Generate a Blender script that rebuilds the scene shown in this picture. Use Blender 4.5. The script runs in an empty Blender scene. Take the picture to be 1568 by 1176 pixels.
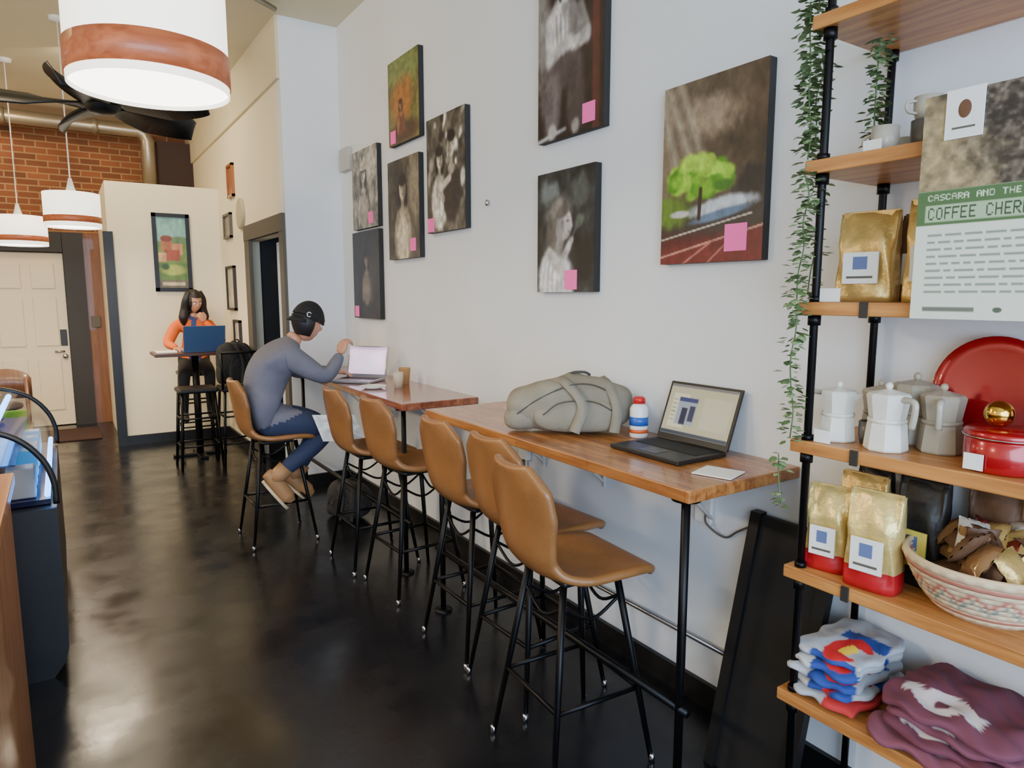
import bpy, bmesh, math, random
import numpy as np
from mathutils import Vector, Matrix, Quaternion
random.seed(7); np.random.seed(7)
V=Vector
COL=bpy.context.scene.collection
# ------------------------------------------------------------------ materials
def lin(c):
    return tuple(((x/12.92) if x<=0.04045 else ((x+0.055)/1.055)**2.4) for x in c[:3])
MATS={}
def mat(name,col,rough=.6,metal=0,noise=0,nscale=8,bump=0,bscale=60,emit=0,emitcol=None,trans=0,spec=.5,coat=0,col2=None,alpha=1,stretch=None):
    if name in MATS: return MATS[name]
    m=bpy.data.materials.new(name); m.use_nodes=True
    nt=m.node_tree; b=nt.nodes['Principled BSDF']
    c=lin(col)
    b.inputs['Base Color'].default_value=(*c,1)
    b.inputs['Roughness'].default_value=rough
    b.inputs['Metallic'].default_value=metal
    b.inputs['Specular IOR Level'].default_value=spec
    b.inputs['Coat Weight'].default_value=coat
    if trans: b.inputs['Transmission Weight'].default_value=trans
    if alpha<1: b.inputs['Alpha'].default_value=alpha
    tc=None
    if noise or bump:
        tc=nt.nodes.new('ShaderNodeTexCoord'); mp=nt.nodes.new('ShaderNodeMapping')
        nt.links.new(tc.outputs['Object'],mp.inputs[0])
        if stretch: mp.inputs['Scale'].default_value=stretch
    if noise:
        n=nt.nodes.new('ShaderNodeTexNoise'); n.inputs['Scale'].default_value=nscale; n.inputs['Detail'].default_value=5
        nt.links.new(mp.outputs[0],n.inputs['Vector'])
        r=nt.nodes.new('ShaderNodeValToRGB')
        c2=lin(col2) if col2 else tuple(x*(1-noise) for x in c)
        r.color_ramp.elements[0].position=.33; r.color_ramp.elements[0].color=(*c2,1)
        r.color_ramp.elements[1].position=.67; r.color_ramp.elements[1].color=(*c,1)
        nt.links.new(n.outputs[0],r.inputs[0]); nt.links.new(r.outputs[0],b.inputs['Base Color'])
    if bump:
        n2=nt.nodes.new('ShaderNodeTexNoise'); n2.inputs['Scale'].default_value=bscale; n2.inputs['Detail'].default_value=4
        nt.links.new(mp.outputs[0],n2.inputs['Vector'])
        bp=nt.nodes.new('ShaderNodeBump'); bp.inputs['Strength'].default_value=bump; bp.inputs['Distance'].default_value=.01
        nt.links.new(n2.outputs[0],bp.inputs['Height']); nt.links.new(bp.outputs[0],b.inputs['Normal'])
    if emit:
        b.inputs['Emission Color'].default_value=(*lin(emitcol or col),1)
        b.inputs['Emission Strength'].default_value=emit
    MATS[name]=m; return m
def vcmat(name,rough=.5,emit=0,spec=.5,bump=0):
    if name in MATS: return MATS[name]
    m=bpy.data.materials.new(name); m.use_nodes=True; nt=m.node_tree; b=nt.nodes['Principled BSDF']
    a=nt.nodes.new('ShaderNodeAttribute'); a.attribute_name='Col'
    nt.links.new(a.outputs['Color'],b.inputs['Base Color']); b.inputs['Roughness'].default_value=rough
    b.inputs['Specular IOR Level'].default_value=spec
    if emit:
        nt.links.new(a.outputs['Color'],b.inputs['Emission Color']); b.inputs['Emission Strength'].default_value=emit
    MATS[name]=m; return m
def wood(name,c1,c2,axis=1,rough=.35,scale=14,strips=0,coat=.2):
    if name in MATS: return MATS[name]
    m=bpy.data.materials.new(name); m.use_nodes=True; nt=m.node_tree; b=nt.nodes['Principled BSDF']
    tc=nt.nodes.new('ShaderNodeTexCoord'); mp=nt.nodes.new('ShaderNodeMapping')
    s=[1.0,1.0,1.0]; s[axis]=.08; mp.inputs['Scale'].default_value=s
    nt.links.new(tc.outputs['Object'],mp.inputs[0])
    n=nt.nodes.new('ShaderNodeTexNoise'); n.inputs['Scale'].default_value=scale*3; n.inputs['Detail'].default_value=6; n.inputs['Distortion'].default_value=.4
    nt.links.new(mp.outputs[0],n.inputs['Vector'])
    r=nt.nodes.new('ShaderNodeValToRGB')
    r.color_ramp.elements[0].position=.3; r.color_ramp.elements[0].color=(*lin(c1),1)
    r.color_ramp.elements[1].position=.7; r.color_ramp.elements[1].color=(*lin(c2),1)
    nt.links.new(n.outputs[0],r.inputs[0])
    out=r.outputs[0]
    if strips:
        bt=nt.nodes.new('ShaderNodeTexBrick'); mp2=nt.nodes.new('ShaderNodeMapping')
        nt.links.new(tc.outputs['Object'],mp2.inputs[0])
        if axis==1: mp2.inputs['Rotation'].default_value=(0,0,math.pi/2)
        nt.links.new(mp2.outputs[0],bt.inputs['Vector'])
        bt.inputs['Scale'].default_value=1; bt.inputs['Brick Width'].default_value=.45; bt.inputs['Row Height'].default_value=strips
        bt.inputs['Mortar Size'].default_value=.0008
        bt.inputs['Color1'].default_value=(1,1,1,1); bt.inputs['Color2'].default_value=(.6,.55,.5,1); bt.inputs['Mortar'].default_value=(.35,.25,.2,1)
        mx=nt.nodes.new('ShaderNodeMixRGB'); mx.blend_type='MULTIPLY'; mx.inputs[0].default_value=1
        nt.links.new(out,mx.inputs[1]); nt.links.new(bt.outputs[0],mx.inputs[2]); out=mx.outputs[0]
    nt.links.new(out,b.inputs['Base Color']); b.inputs['Roughness'].default_value=rough; b.inputs['Coat Weight'].default_value=coat
    MATS[name]=m; return m
def brickmat(name):
    m=bpy.data.materials.new(name); m.use_nodes=True; nt=m.node_tree; b=nt.nodes['Principled BSDF']
    tc=nt.nodes.new('ShaderNodeTexCoord'); mp=nt.nodes.new('ShaderNodeMapping'); mp.inputs['Rotation'].default_value=(math.pi/2,0,0)
    nt.links.new(tc.outputs['Object'],mp.inputs[0])
    bt=nt.nodes.new('ShaderNodeTexBrick'); nt.links.new(mp.outputs[0],bt.inputs['Vector'])
    bt.inputs['Scale'].default_value=1; bt.inputs['Brick Width'].default_value=.22; bt.inputs['Row Height'].default_value=.075; bt.inputs['Mortar Size'].default_value=.008
    bt.inputs['Color1'].default_value=(*lin((.54,.32,.18)),1); bt.inputs['Color2'].default_value=(*lin((.40,.24,.14)),1); bt.inputs['Mortar'].default_value=(*lin((.60,.46,.30)),1)
    n=nt.nodes.new('ShaderNodeTexNoise'); n.inputs['Scale'].default_value=2.5
    nt.links.new(tc.outputs['Object'],n.inputs['Vector'])
    mx=nt.nodes.new('ShaderNodeMixRGB'); mx.blend_type='OVERLAY'; mx.inputs[0].default_value=.4
    nt.links.new(bt.outputs[0],mx.inputs[1]); nt.links.new(n.outputs[0],mx.inputs[2]); nt.links.new(mx.outputs[0],b.inputs['Base Color'])
    bp=nt.nodes.new('ShaderNodeBump'); bp.inputs['Strength'].default_value=.5; bp.invert=True
    nt.links.new(bt.outputs['Fac'],bp.inputs['Height']); nt.links.new(bp.outputs[0],b.inputs['Normal']); b.inputs['Roughness'].default_value=.85
    return m
# ------------------------------------------------------------------ mesh helpers
def obj(name,me,m=None,smooth=False,parent=None):
    o=bpy.data.objects.new(name,me); COL.objects.link(o)
    if m is not None:
        me.materials.clear()
        for k in (m if isinstance(m,(list,tuple)) else [m]): me.materials.append(k)
    if smooth:
        for p in me.polygons: p.use_smooth=True
    if parent: o.parent=parent
    return o
def mesh(verts,faces):
    me=bpy.data.meshes.new('m'); me.from_pydata([tuple(v) for v in verts],[],faces); me.update(); return me
def bm2me(bm):
    me=bpy.data.meshes.new('m'); bmesh.ops.recalc_face_normals(bm,faces=bm.faces); bm.to_mesh(me); bm.free(); return me
def box(name,lo,hi,m,parent=None,bev=0,rot=None,seg=2):
    lo=V(lo);hi=V(hi);c=(lo+hi)/2;s=hi-lo
    bm=bmesh.new(); bmesh.ops.create_cube(bm,size=1)
    for v in bm.verts: v.co=V((v.co.x*s.x,v.co.y*s.y,v.co.z*s.z))
    if bev: bmesh.ops.bevel(bm,geom=list(bm.edges),offset=bev,segments=seg,affect='EDGES',profile=.5)
    if rot is not None: bmesh.ops.transform(bm,matrix=rot.to_4x4(),verts=bm.verts)
    bmesh.ops.translate(bm,vec=c,verts=bm.verts)
    return obj(name,bm2me(bm),m,smooth=False,parent=parent)
def empty(name):
    o=bpy.data.objects.new(name,None); COL.objects.link(o); o.empty_display_size=.1; return o
def catmull(pts,n=8):
    pts=[V(p) for p in pts]
    if len(pts)<3: return pts
    P=[pts[0]*2-pts[1]]+pts+[pts[-1]*2-pts[-2]]; out=[]
    for i in range(1,len(P)-2):
        for k in range(n):
            t=k/n;a,b,c,d=P[i-1],P[i],P[i+1],P[i+2]
            out.append(.5*((2*b)+(c-a)*t+(2*a-5*b+4*c-d)*t*t+(3*b-a-3*c+d)*t**3))
    out.append(pts[-1]); return out
def tube_geo(pts,rad,seg=10,caps=True):
    pts=[V(p) for p in pts]; n=len(pts)
    if not isinstance(rad,(list,tuple)): rad=[rad]*n
    elif len(rad)!=n:
        rad=[np.interp(i/(n-1),np.linspace(0,1,len(rad)),rad) for i in range(n)]
    vs=[];fs=[];up=None
    for i in range(n):
        t=(pts[min(i+1,n-1)]-pts[max(i-1,0)]).normalized()
        if up is None:
            up=t.orthogonal().normalized()
        else:
            up=(up-t*up.dot(t)); up=up.normalized() if up.length>1e-6 else t.orthogonal().normalized()
        s=t.cross(up)
        for k in range(seg):
            a=2*math.pi*k/seg; vs.append(pts[i]+(up*math.cos(a)+s*math.sin(a))*rad[i])
    for i in range(n-1):
        for k in range(seg):
            k2=(k+1)%seg; fs.append((i*seg+k,i*seg+k2,(i+1)*seg+k2,(i+1)*seg+k))
    if caps:
        fs.append(tuple(range(seg-1,-1,-1))); fs.append(tuple((n-1)*seg+k for k in range(seg)))
    return vs,fs
def tube(name,pts,rad,m,parent=None,seg=10,smooth=True,sp=0):
    if sp: 
        pts=catmull(pts,sp)
    v,f=tube_geo(pts,rad,seg); return obj(name,mesh(v,f),m,smooth,parent)
def merge(geos):
    V_=[];F_=[]
    for v,f in geos:
        o=len(V_); V_+=list(v); F_+=[tuple(i+o for i in q) for q in f]
    return V_,F_
def tubes(name,lst,m,parent=None,seg=8):
    v,f=merge([tube_geo(p,r,seg) for p,r in lst]); return obj(name,mesh(v,f),m,True,parent)
def lathe(name,prof,m,parent=None,loc=(0,0,0),seg=40,smooth=True,axis=None,mats=None):
    vs=[];fs=[]
    for r,z in prof:
        for k in range(seg):
            a=2*math.pi*k/seg; vs.append(V((r*math.cos(a),r*math.sin(a),z)))
    n=len(prof)
    for i in range(n-1):
        for k in range(seg):
            k2=(k+1)%seg; fs.append((i*seg+k,i*seg+k2,(i+1)*seg+k2,(i+1)*seg+k))
    q=Quaternion((1,0,0,0)) if axis is None else V((0,0,1)).rotation_difference(V(axis))
    vs=[q@v+V(loc) for v in vs]
    me=mesh(vs,fs); bm=bmesh.new(); bm.from_mesh(me); bmesh.ops.remove_doubles(bm,verts=bm.verts,dist=1e-5); me=bm2me(bm)
    return obj(name,me,m,smooth,parent)
def ellip(name,c,r,m,parent=None,rot=None,seg=24,fn=None):
    bm=bmesh.new(); bmesh.ops.create_uvsphere(bm,u_segments=seg,v_segments=seg*2//3,radius=1)
    for v in bm.verts:
        if fn: v.co=fn(v.co.copy())
        v.co=V((v.co.x*r[0],v.co.y*r[1],v.co.z*r[2]))
        if rot is not None: v.co=rot@v.co
        v.co+=V(c)
    return obj(name,bm2me(bm),m,True,parent)
# --- procedural picture (vertex colours computed here)
def vnoise(u,v,s,seed=0):
    rs=np.random.RandomState(seed); g=rs.rand(64,64)
    x=(u*s)%62; y=(v*s)%62; i=x.astype(int); j=y.astype(int); fx=x-i; fy=y-j
    fx=fx*fx*(3-2*fx); fy=fy*fy*(3-2*fy)
    return (g[i,j]*(1-fx)+g[i+1,j]*fx)*(1-fy)+(g[i,j+1]*(1-fx)+g[i+1,j+1]*fx)*fy
def fbm(u,v,s,seed=0):
    return .55*vnoise(u,v,s,seed)+.28*vnoise(u,v,s*2.1,seed+1)+.17*vnoise(u,v,s*4.3,seed+2)
FONT={'C':'0e11101010110e','O':'0e11111111110e','F':'1f10101e101010','E':'1f10101e10101f','H':'1111111f111111','R':'1e11111e141211','Y':'11110a04040404','A':'0e11111f111111','S':'0f10100e01011e','T':'1f040404040404','L':'1010101010101f','I':'0e04040404040e','N':'11191513111111','D':'1e11111111111e',' ':'00000000000000','B':'1e11111e11111e','W':'11111115151b11','G':'0e11101713110f','.':'0000000000000c','P':'1e11111e101010'}
class Pic:
    def __init__(s,nx,ny,base):
        s.nx,s.ny=nx,ny
        s.u,s.v=[a.ravel() for a in np.meshgrid(np.linspace(0,1,nx),np.linspace(0,1,ny))]
        s.c=np.tile(np.array(base,float),(nx*ny,1))
    def mask(s,m,col): 
        m=np.clip(m,0,1)[:,None]; s.c=s.c*(1-m)+np.array(col)*m; return s
    def ell(s,cx,cy,rx,ry,col,soft=.15,rot=0,rough=0,seed=0):
        a=math.radians(rot); dx=s.u-cx; dy=s.v-cy
        x=(dx*math.cos(a)+dy*math.sin(a))/rx; y=(-dx*math.sin(a)+dy*math.cos(a))/ry
        d=np.sqrt(x*x+y*y)
        if rough: d=d+rough*(fbm(s.u,s.v,14,seed)-.5)*2
        return s.mask((1-d)/soft+.5,col)
    def rect(s,x0,y0,x1,y1,col,soft=.004):
        m=np.minimum(np.minimum(s.u-x0,x1-s.u),np.minimum(s.v-y0,y1-s.v))/soft+.5
        return s.mask(m,col)
    def line(s,x0,y0,x1,y1,w,col,soft=None):
        dx,dy=x1-x0,y1-y0; L=dx*dx+dy*dy; t=np.clip(((s.u-x0)*dx+(s.v-y0)*dy)/L,0,1)
        d=np.hypot(s.u-x0-t*dx,s.v-y0-t*dy); soft=soft or w*.5
        return s.mask((w-d)/soft+.5,col)
    def noise(s,amt,sc,seed=0):
        n=(fbm(s.u,s.v,sc,seed)-.5)*2*amt; s.c=np.clip(s.c*(1+n[:,None]),0,1); return s
    def text(s,t,x,y,cw,ch,col):
        for i,ch_ in enumerate(t):
            b=bytes.fromhex(FONT.get(ch_,FONT['E']))
            for r in range(7):
                for c in range(5):
                    if b[r]>>(4-c)&1:
                        X=x+i*cw*1.25+c*cw/5; Y=y+r*ch/7; s.mask(((s.u>=X)&(s.u<=X+cw/5*1.05)&(s.v>=Y)&(s.v<=Y+ch/7*1.05)).astype(float),col)
        return s
    def soften(s,n=1):
        c=s.c.reshape(s.ny,s.nx,3)
        for _ in range(n):
            q=np.pad(c,((1,1),(1,1),(0,0)),'edge'); c=(q[:-2,1:-1]+q[2:,1:-1]+q[1:-1,:-2]+q[1:-1,2:]+2*q[1:-1,1:-1])/6
        s.c=c.reshape(-1,3); return s
    def person(s,cx,cy,k,face,hair,cloth,asp=.8,longhair=1,lit=-1,dress=None,hat=None,arms=True):
        a=asp; d=np.array(face)
        if longhair: s.ell(cx,cy+.35*k*a,.82*k,1.25*k*a,hair,.25,0,.12,3)
        s.ell(cx,cy+3.1*k*a,1.45*k,2.0*k*a,cloth,.18,0,.08,4)
        if arms: s.ell(cx-.95*k,cy+3.2*k*a,.38*k,1.5*k*a,d*.86,.3,10); s.ell(cx+1.0*k,cy+3.3*k*a,.36*k,1.4*k*a,d*.6,.3,-12)
        s.line(cx,cy+.6*k*a,cx,cy+1.35*k*a,.24*k,d*.75); s.ell(cx,cy+1.55*k*a,.55*k,.35*k*a,d*.85,.4)
        if dress is not None: s.ell(cx,cy+3.4*k*a,.95*k,1.7*k*a,dress,.25,0,.12,6)
        s.ell(cx,cy,.52*k,.74*k*a,d,.15); s.ell(cx-lit*.3*k,cy+.05*k*a,.28*k,.62*k*a,d*.62,.7)
        s.ell(cx,cy-.55*k*a,.60*k,.40*k*a,hair,.25,0,.1,5)
        for e in (-1,1): s.ell(cx+e*.2*k,cy-.05*k*a,.10*k,.06*k*a,d*.35,.5); s.ell(cx+e*.2*k,cy-.17*k*a,.13*k,.035*k*a,d*.45,.5)
        s.ell(cx,cy+.36*k*a,.15*k,.06*k*a,d*.5,.5); s.ell(cx+.05*k,cy+.14*k*a,.05*k,.1*k*a,d*.72,.6)
        if hat is not None: s.ell(cx,cy-.55*k*a,.95*k,.16*k*a,hat,.2); s.ell(cx,cy-.8*k*a,.5*k,.42*k*a,hat,.2)
        return s
def picmesh(name,pic,p0,U,W_,m,parent=None,fn=None):
    p0,U,W_=V(p0),V(U),V(W_); nx,ny=pic.nx,pic.ny
    vs=[]
    for v in np.linspace(0,1,ny):
        for u in np.linspace(0,1,nx):
            p=p0+U*float(u)+W_*float(v)
            if fn: p=fn(p,float(u),float(v))
            vs.append(p)
    fs=[(j*nx+i,(j+1)*nx+i,(j+1)*nx+i+1,j*nx+i+1) for j in range(ny-1) for i in range(nx-1)]
    me=mesh(vs,fs); at=me.color_attributes.new('Col','FLOAT_COLOR','POINT')
    c=np.clip(pic.c,0,1); l=np.where(c<=.04045,c/12.92,((c+.055)/1.055)**2.4)
    at.data.foreach_set('color',np.hstack([l,np.ones((len(l),1))]).ravel().astype(np.float32))
    return obj(name,me,m,fn is not None,parent)
# ------------------------------------------------------------------ palette
M_wall=mat('wall_paint',(.89,.90,.905),.7,noise=.04,nscale=1.5,bump=.05,bscale=80)
M_cream=mat('cream_paint',(.92,.88,.77),.75,noise=.04,nscale=1.5)
M_ceil=mat('ceiling_paint',(.86,.82,.70),.8,noise=.06,nscale=2)
M_black=mat('black_metal',(.045,.045,.055),.4,metal=.6)
M_blackp=mat('black_paint',(.04,.04,.045),.45)
M_dark=mat('dark_trim',(.16,.15,.14),.6)
M_white=mat('white_paint',(.88,.87,.85),.5)
M_chrome=mat('steel',(.7,.7,.72),.25,metal=1)
M_leather=mat('tan_leather',(.57,.385,.215),.36,noise=.28,nscale=5,bump=.12,bscale=90,spec=.5)
M_label=mat('paper_label',(.9,.9,.88),.7)
M_pink=mat('pink_note',(1.0,.42,.70),.7,emit=.05)
M_wood=wood('counter_wood',(.58,.34,.17),(.78,.54,.30),1,.26,strips=.045,coat=.3)
M_wood2=wood('counter_wood_red',(.50,.26,.17),(.68,.42,.30),1,.18,strips=.045,coat=.5)
M_shelf=wood('shelf_wood',(.60,.37,.18),(.80,.56,.30),1,.4,coat=.1)
M_shelfu=wood('case_wood',(.42,.26,.14),(.58,.38,.22),2,.5)
M_skin=mat('skin',(.74,.53,.42),.5)
M_hair=mat('dark_hair',(.09,.065,.055),.5,noise=.4,nscale=30,stretch=(3,3,.3))
def floormat():
    m=bpy.data.materials.new('stained_concrete'); m.use_nodes=True; nt=m.node_tree; b=nt.nodes['Principled BSDF']
    tc=nt.nodes.new('ShaderNodeTexCoord'); n=nt.nodes.new('ShaderNodeTexNoise'); n.inputs['Scale'].default_value=1.6; n.inputs['Detail'].default_value=8; n.inputs['Roughness'].default_value=.65
    nt.links.new(tc.outputs['Object'],n.inputs['Vector'])
    r=nt.nodes.new('ShaderNodeValToRGB'); r.color_ramp.elements[0].position=.35; r.color_ramp.elements[0].color=(*lin((.045,.05,.07)),1)
    r.color_ramp.elements[1].position=.7; r.color_ramp.elements[1].color=(*lin((.10,.10,.11)),1)
    nt.links.new(n.outputs[0],r.inputs[0]); nt.links.new(r.outputs[0],b.inputs['Base Color'])
    n2=nt.nodes.new('ShaderNodeTexNoise'); n2.inputs['Scale'].default_value=3; n2.inputs['Detail'].default_value=7
    nt.links.new(tc.outputs['Object'],n2.inputs['Vector'])
    mr=nt.nodes.new('ShaderNodeMapRange'); mr.inputs[1].default_value=.3; mr.inputs[2].default_value=.7; mr.inputs[3].default_value=.15; mr.inputs[4].default_value=.36
    nt.links.new(n2.outputs[0],mr.inputs[0]); nt.links.new(mr.outputs[0],b.inputs['Roughness'])
    b.inputs['Specular IOR Level'].default_value=.55
    bp=nt.nodes.new('ShaderNodeBump'); bp.inputs['Strength'].default_value=.12; bp.inputs['Distance'].default_value=.02
    nt.links.new(n2.outputs[0],bp.inputs['Height']); nt.links.new(bp.outputs[0],b.inputs['Normal'])
    return m
# ------------------------------------------------------------------ room shell
W=2.04; CH=3.78; YB=10.2; YF=-2.6; XL=-3.0
box('floor',(XL-.15,YF-.15,-.1),(2.9,YB+.15,0),floormat())
box('ceiling',(XL-.15,YF-.15,CH),(2.9,YB+.15,CH+.1),M_ceil)
box('wall_right',(W,YF,0),(W+.12,5.7,CH),M_wall)
box('wall_column',(1.57,5.7,0),(2.16,5.84,CH),M_wall)
sw=empty('wall_side')
box('wall_panel_far',(1.57,7.1,0),(1.69,YB,CH),M_cream,sw)
box('wall_panel_over_door',(1.57,5.84,2.14),(1.69,7.1,CH),M_cream,sw)
box('wall_soffit',(1.545,5.705,3.31),(1.57,YB,CH),M_ceil,sw)
al=empty('wall_alcove')
box('alcove_back',(2.55,5.84,0),(2.65,7.3,2.6),M_dark,al); box('alcove_side',(1.69,7.2,0),(2.55,7.3,2.6),M_dark,al); box('alcove_top',(1.69,5.84,2.5),(2.55,7.2,2.6),M_dark,al)
M_brick=brickmat('red_brick')
box('wall_back',(XL,YB,0),(2.9,YB+.12,CH),M_brick)
box('wall_left',(XL-.12,YF,0),(XL,YB,CH),M_cream)
fw=empty('wall_front')
box('sill_panel',(XL,YF-.12,0),(W,YF,.5),M_cream,fw); box('header_panel',(XL,YF-.12,3.3),(W,YF,CH),M_cream,fw)
wf=empty('window_1')
for i,x in enumerate((-2.95,-1.25,.45,2.0)): box('mullion_%d'%i,(x-.04,YF-.1,.5),(x+.04,YF-.02,3.3),M_blackp,wf)
box('rail_top',(XL,YF-.1,3.22),(W,YF-.02,3.3),M_blackp,wf); box('rail_bottom',(XL,YF-.1,.5),(W,YF-.02,.58),M_blackp,wf)
pw=empty('wall_partition')
box('partition_front',(.47,8.4,0),(1.57,8.5,2.76),M_cream,pw); box('partition_side',(.47,8.5,0),(.57,YB,2.76),M_cream,pw); box('partition_lid',(.47,8.4,2.76),(1.57,YB,2.80),M_cream,pw)
box('trim_partition',(.425,8.36,0),(.515,8.42,2.28),M_blackp)
box('baseboard_partition',(.515,8.375,0),(1.57,8.4,.1),M_blackp)
box('baseboard_right',(W-.02,YF,0),(W,5.7,.1),M_blackp)
box('baseboard_column',(1.57,5.68,0),(W-.02,5.7,.1),M_blackp)
box('baseboard_side',(1.55,7.1,0),(1.57,8.375,.1),M_blackp)
dt=empty('door_frame_side'); M_frame=mat('grey_brown_trim',(.33,.31,.27),.6)
box('jamb_near',(1.545,5.72,0),(1.58,5.84,2.14),M_frame,dt); box('jamb_far',(1.545,6.92,0),(1.58,7.10,2.14),M_frame,dt); box('head',(1.54,5.72,2.14),(1.58,7.10,2.28),M_frame,dt)
dd=empty('door_2'); box('leaf',(1.75,6.5,.01),(2.45,6.55,2.1),M_dark,dd); box('edge_strip',(1.71,6.46,.01),(1.75,6.55,2.1),mat('edge_pale',(.75,.8,.88),.5),dd)
# back door
d1=empty('door_1'); M_door=mat('door_cream',(.88,.82,.70),.5)
box('leaf',(-.72,10.14,.01),(.07,10.19,2.13),M_door,d1,.004)
for i,(x0,x1) in enumerate(((-.62,-.37),(-.27,-.03))):
    for j,(z0,z1) in enumerate(((.2,.85),(1.0,1.6),(1.7,2.0))):
        box('panel_%d_%d'%(i,j),(x0,10.125,z0),(x1,10.14,z1),M_door,d1,.008)
box('lock_plate',(-.02,10.12,1.0),(.05,10.14,1.2),M_blackp,d1,.004); tube('lever',[(.015,10.11,.93),(-.09,10.10,.93)],.012,M_chrome,d1)
ellip('knob',(.015,10.1,.87),(.03,.02,.03),M_chrome,d1)
box('trim_1',(.075,10.08,0),(.29,10.2,2.38),M_dark); box('trim_2',(-1.2,10.08,2.14),(.07,10.2,2.38),M_dark)
box('trim_3',(.29,10.12,0),(.47,10.2,2.37),wood('brown_panel',(.40,.24,.13),(.50,.32,.18),2,.5))
box('wall_thermostat',(.32,10.09,1.22),(.42,10.12,1.36),M_frame,None,.005)
box('door_mat',(-.75,8.95,.001),(.3,9.75,.015),mat('mat_maroon',(.22,.12,.10),.95,bump=.3,bscale=200),None,.003)
dc=empty('ceiling_duct'); M_duct=mat('galvanised_duct',(.62,.58,.50),.35,metal=.7)
tube('run_horizontal',[(-2.9,9.8,3.62),(.95,9.8,3.62),(1.02,9.8,3.58),(1.05,9.8,3.5),(1.05,9.8,2.81)],.08,M_duct,dc,16)
for x in (-1.5,-.4,.5): lathe('collar',[(.08,-.03),(.09,-.03),(.09,.03),(.08,.03)],M_duct,dc,(x,9.8,3.62),16,axis=(1,0,0))
tube('ceiling_conduit',[(-2.9,5.2,3.75),(1.2,5.3,3.75),(1.5,5.5,3.74)],.02,M_duct)
tube('ceiling_conduit',[(-.6,5.25,3.73),(-.5,8,3.73),(-.5,10.1,3.73)],.02,M_duct)
box('wall_brick_shade',(1.16,9.9,2.81),(1.57,10.19,3.55),mat('shaded_brick_brown',(.22,.14,.10),.7))  # dark box standing in for brick in shade, shadow put into its colour
box('wall_switch_box',(W-.04,5.42,2.62),(W,5.62,2.80),mat('switch_grey',(.72,.71,.68),.5),None,.006)
for y,z in ((3.56,3.62),(1.80,2.95),(3.33,2.13)): ellip('wall_hook',(W-.012,y,z),(.014,.012,.018),M_chrome)
# ------------------------------------------------------------------ canvases
M_canvas=vcmat('canvas_print',.42); M_cedge=mat('canvas_edge',(.13,.12,.11),.7)
def canvas(y0,y1,z0,z1,pic,note=None,edge=None,name='canvas_print',ns=.085):
    e=empty(name)
    box('stretcher',(W-.036,y0,z0),(W-.001,y1,z1),edge or M_cedge,e,.003)
    picmesh('print',pic,(W-.038,y1,z1),(0,y0-y1,0),(0,0,z0-z1),M_canvas,e)
    if note:
        u,v=note; yy=y1-(y1-y0)*u; zz=z1-(z1-z0)*v; h=ns/2
        box('pink_note',(W-.041,yy-h,zz-h),(W-.0385,yy+h,zz+h),M_pink,e)
    return e
p=Pic(60,80,(.42,.40,.18)).noise(.35,7,1); p.ell(.5,.15,.6,.2,(.46,.50,.26),.6,rough=.4); p.ell(.45,.5,.35,.25,(.62,.40,.16),.6,rough=.4,seed=3); p.ell(.5,.88,.5,.12,(.30,.20,.12),.6)
p.person(.42,.55,.09,(.66,.45,.30),(.25,.14,.08),(.45,.22,.12)); p.noise(.25,20,5)
canvas(4.12,4.60,2.64,3.19,p,(.15,.9))
p=Pic(90,110,(.50,.48,.44)).noise(.6,9,4); p.ell(.7,.2,.3,.2,(.72,.70,.64),.6,rough=.4); p.person(.45,.32,.17,(.80,.76,.70),(.16,.14,.12),(.28,.26,.24),lit=1,dress=(.6,.57,.52),hat=(.75,.72,.65)); p.soften(2).noise(.3,18,8)
canvas(4.83,5.34,2.13,2.72,p,(.72,.88))
p=Pic(90,110,(.24,.22,.18)).noise(.7,7,6); p.ell(.85,.3,.2,.35,(.5,.46,.38),.7,rough=.4); p.person(.48,.30,.19,(.82,.76,.64),(.08,.07,.06),(.58,.54,.46),dress=(.80,.75,.64),arms=False); p.soften(2).noise(.3,16,3)
canvas(4.14,4.64,1.87,2.54,p,(.80,.87))
p=Pic(100,130,(.34,.32,.28)).noise(.7,10,9); rr_=random.Random(4)
for i in range(30): p.ell(rr_.random(),rr_.random()*.7,.02+.04*rr_.random(),.02+.06*rr_.random(),rr_.choice([(.86,.84,.78),(.12,.11,.1),(.6,.57,.52)]),.6,rr_.randint(0,90),.3,i)
p.person(.35,.37,.15,(.84,.80,.72),(.10,.09,.08),(.80,.77,.70),dress=(.90,.88,.82),arms=False); p.person(.66,.28,.16,(.78,.74,.66),(.09,.08,.07),(.20,.18,.17),longhair=0,lit=1,arms=False); p.line(.40,.62,.62,.55,.035,(.78,.74,.66)); p.line(.30,.66,.44,.72,.04,(.70,.66,.6)); p.soften(2).noise(.35,18,2)
canvas(3.53,4.02,2.01,2.70,p,(.1,.93))
p=Pic(80,100,(.13,.13,.14)).noise(.5,7,12); p.person(.52,.32,.13,(.52,.46,.42),(.07,.06,.06),(.24,.21,.20),dress=(.42,.37,.33)); p.ell(.5,.66,.12,.05,(.50,.44,.38),.5); p.soften(2)
canvas(4.83,5.37,1.44,2.11,p,(.12,.92))
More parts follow.
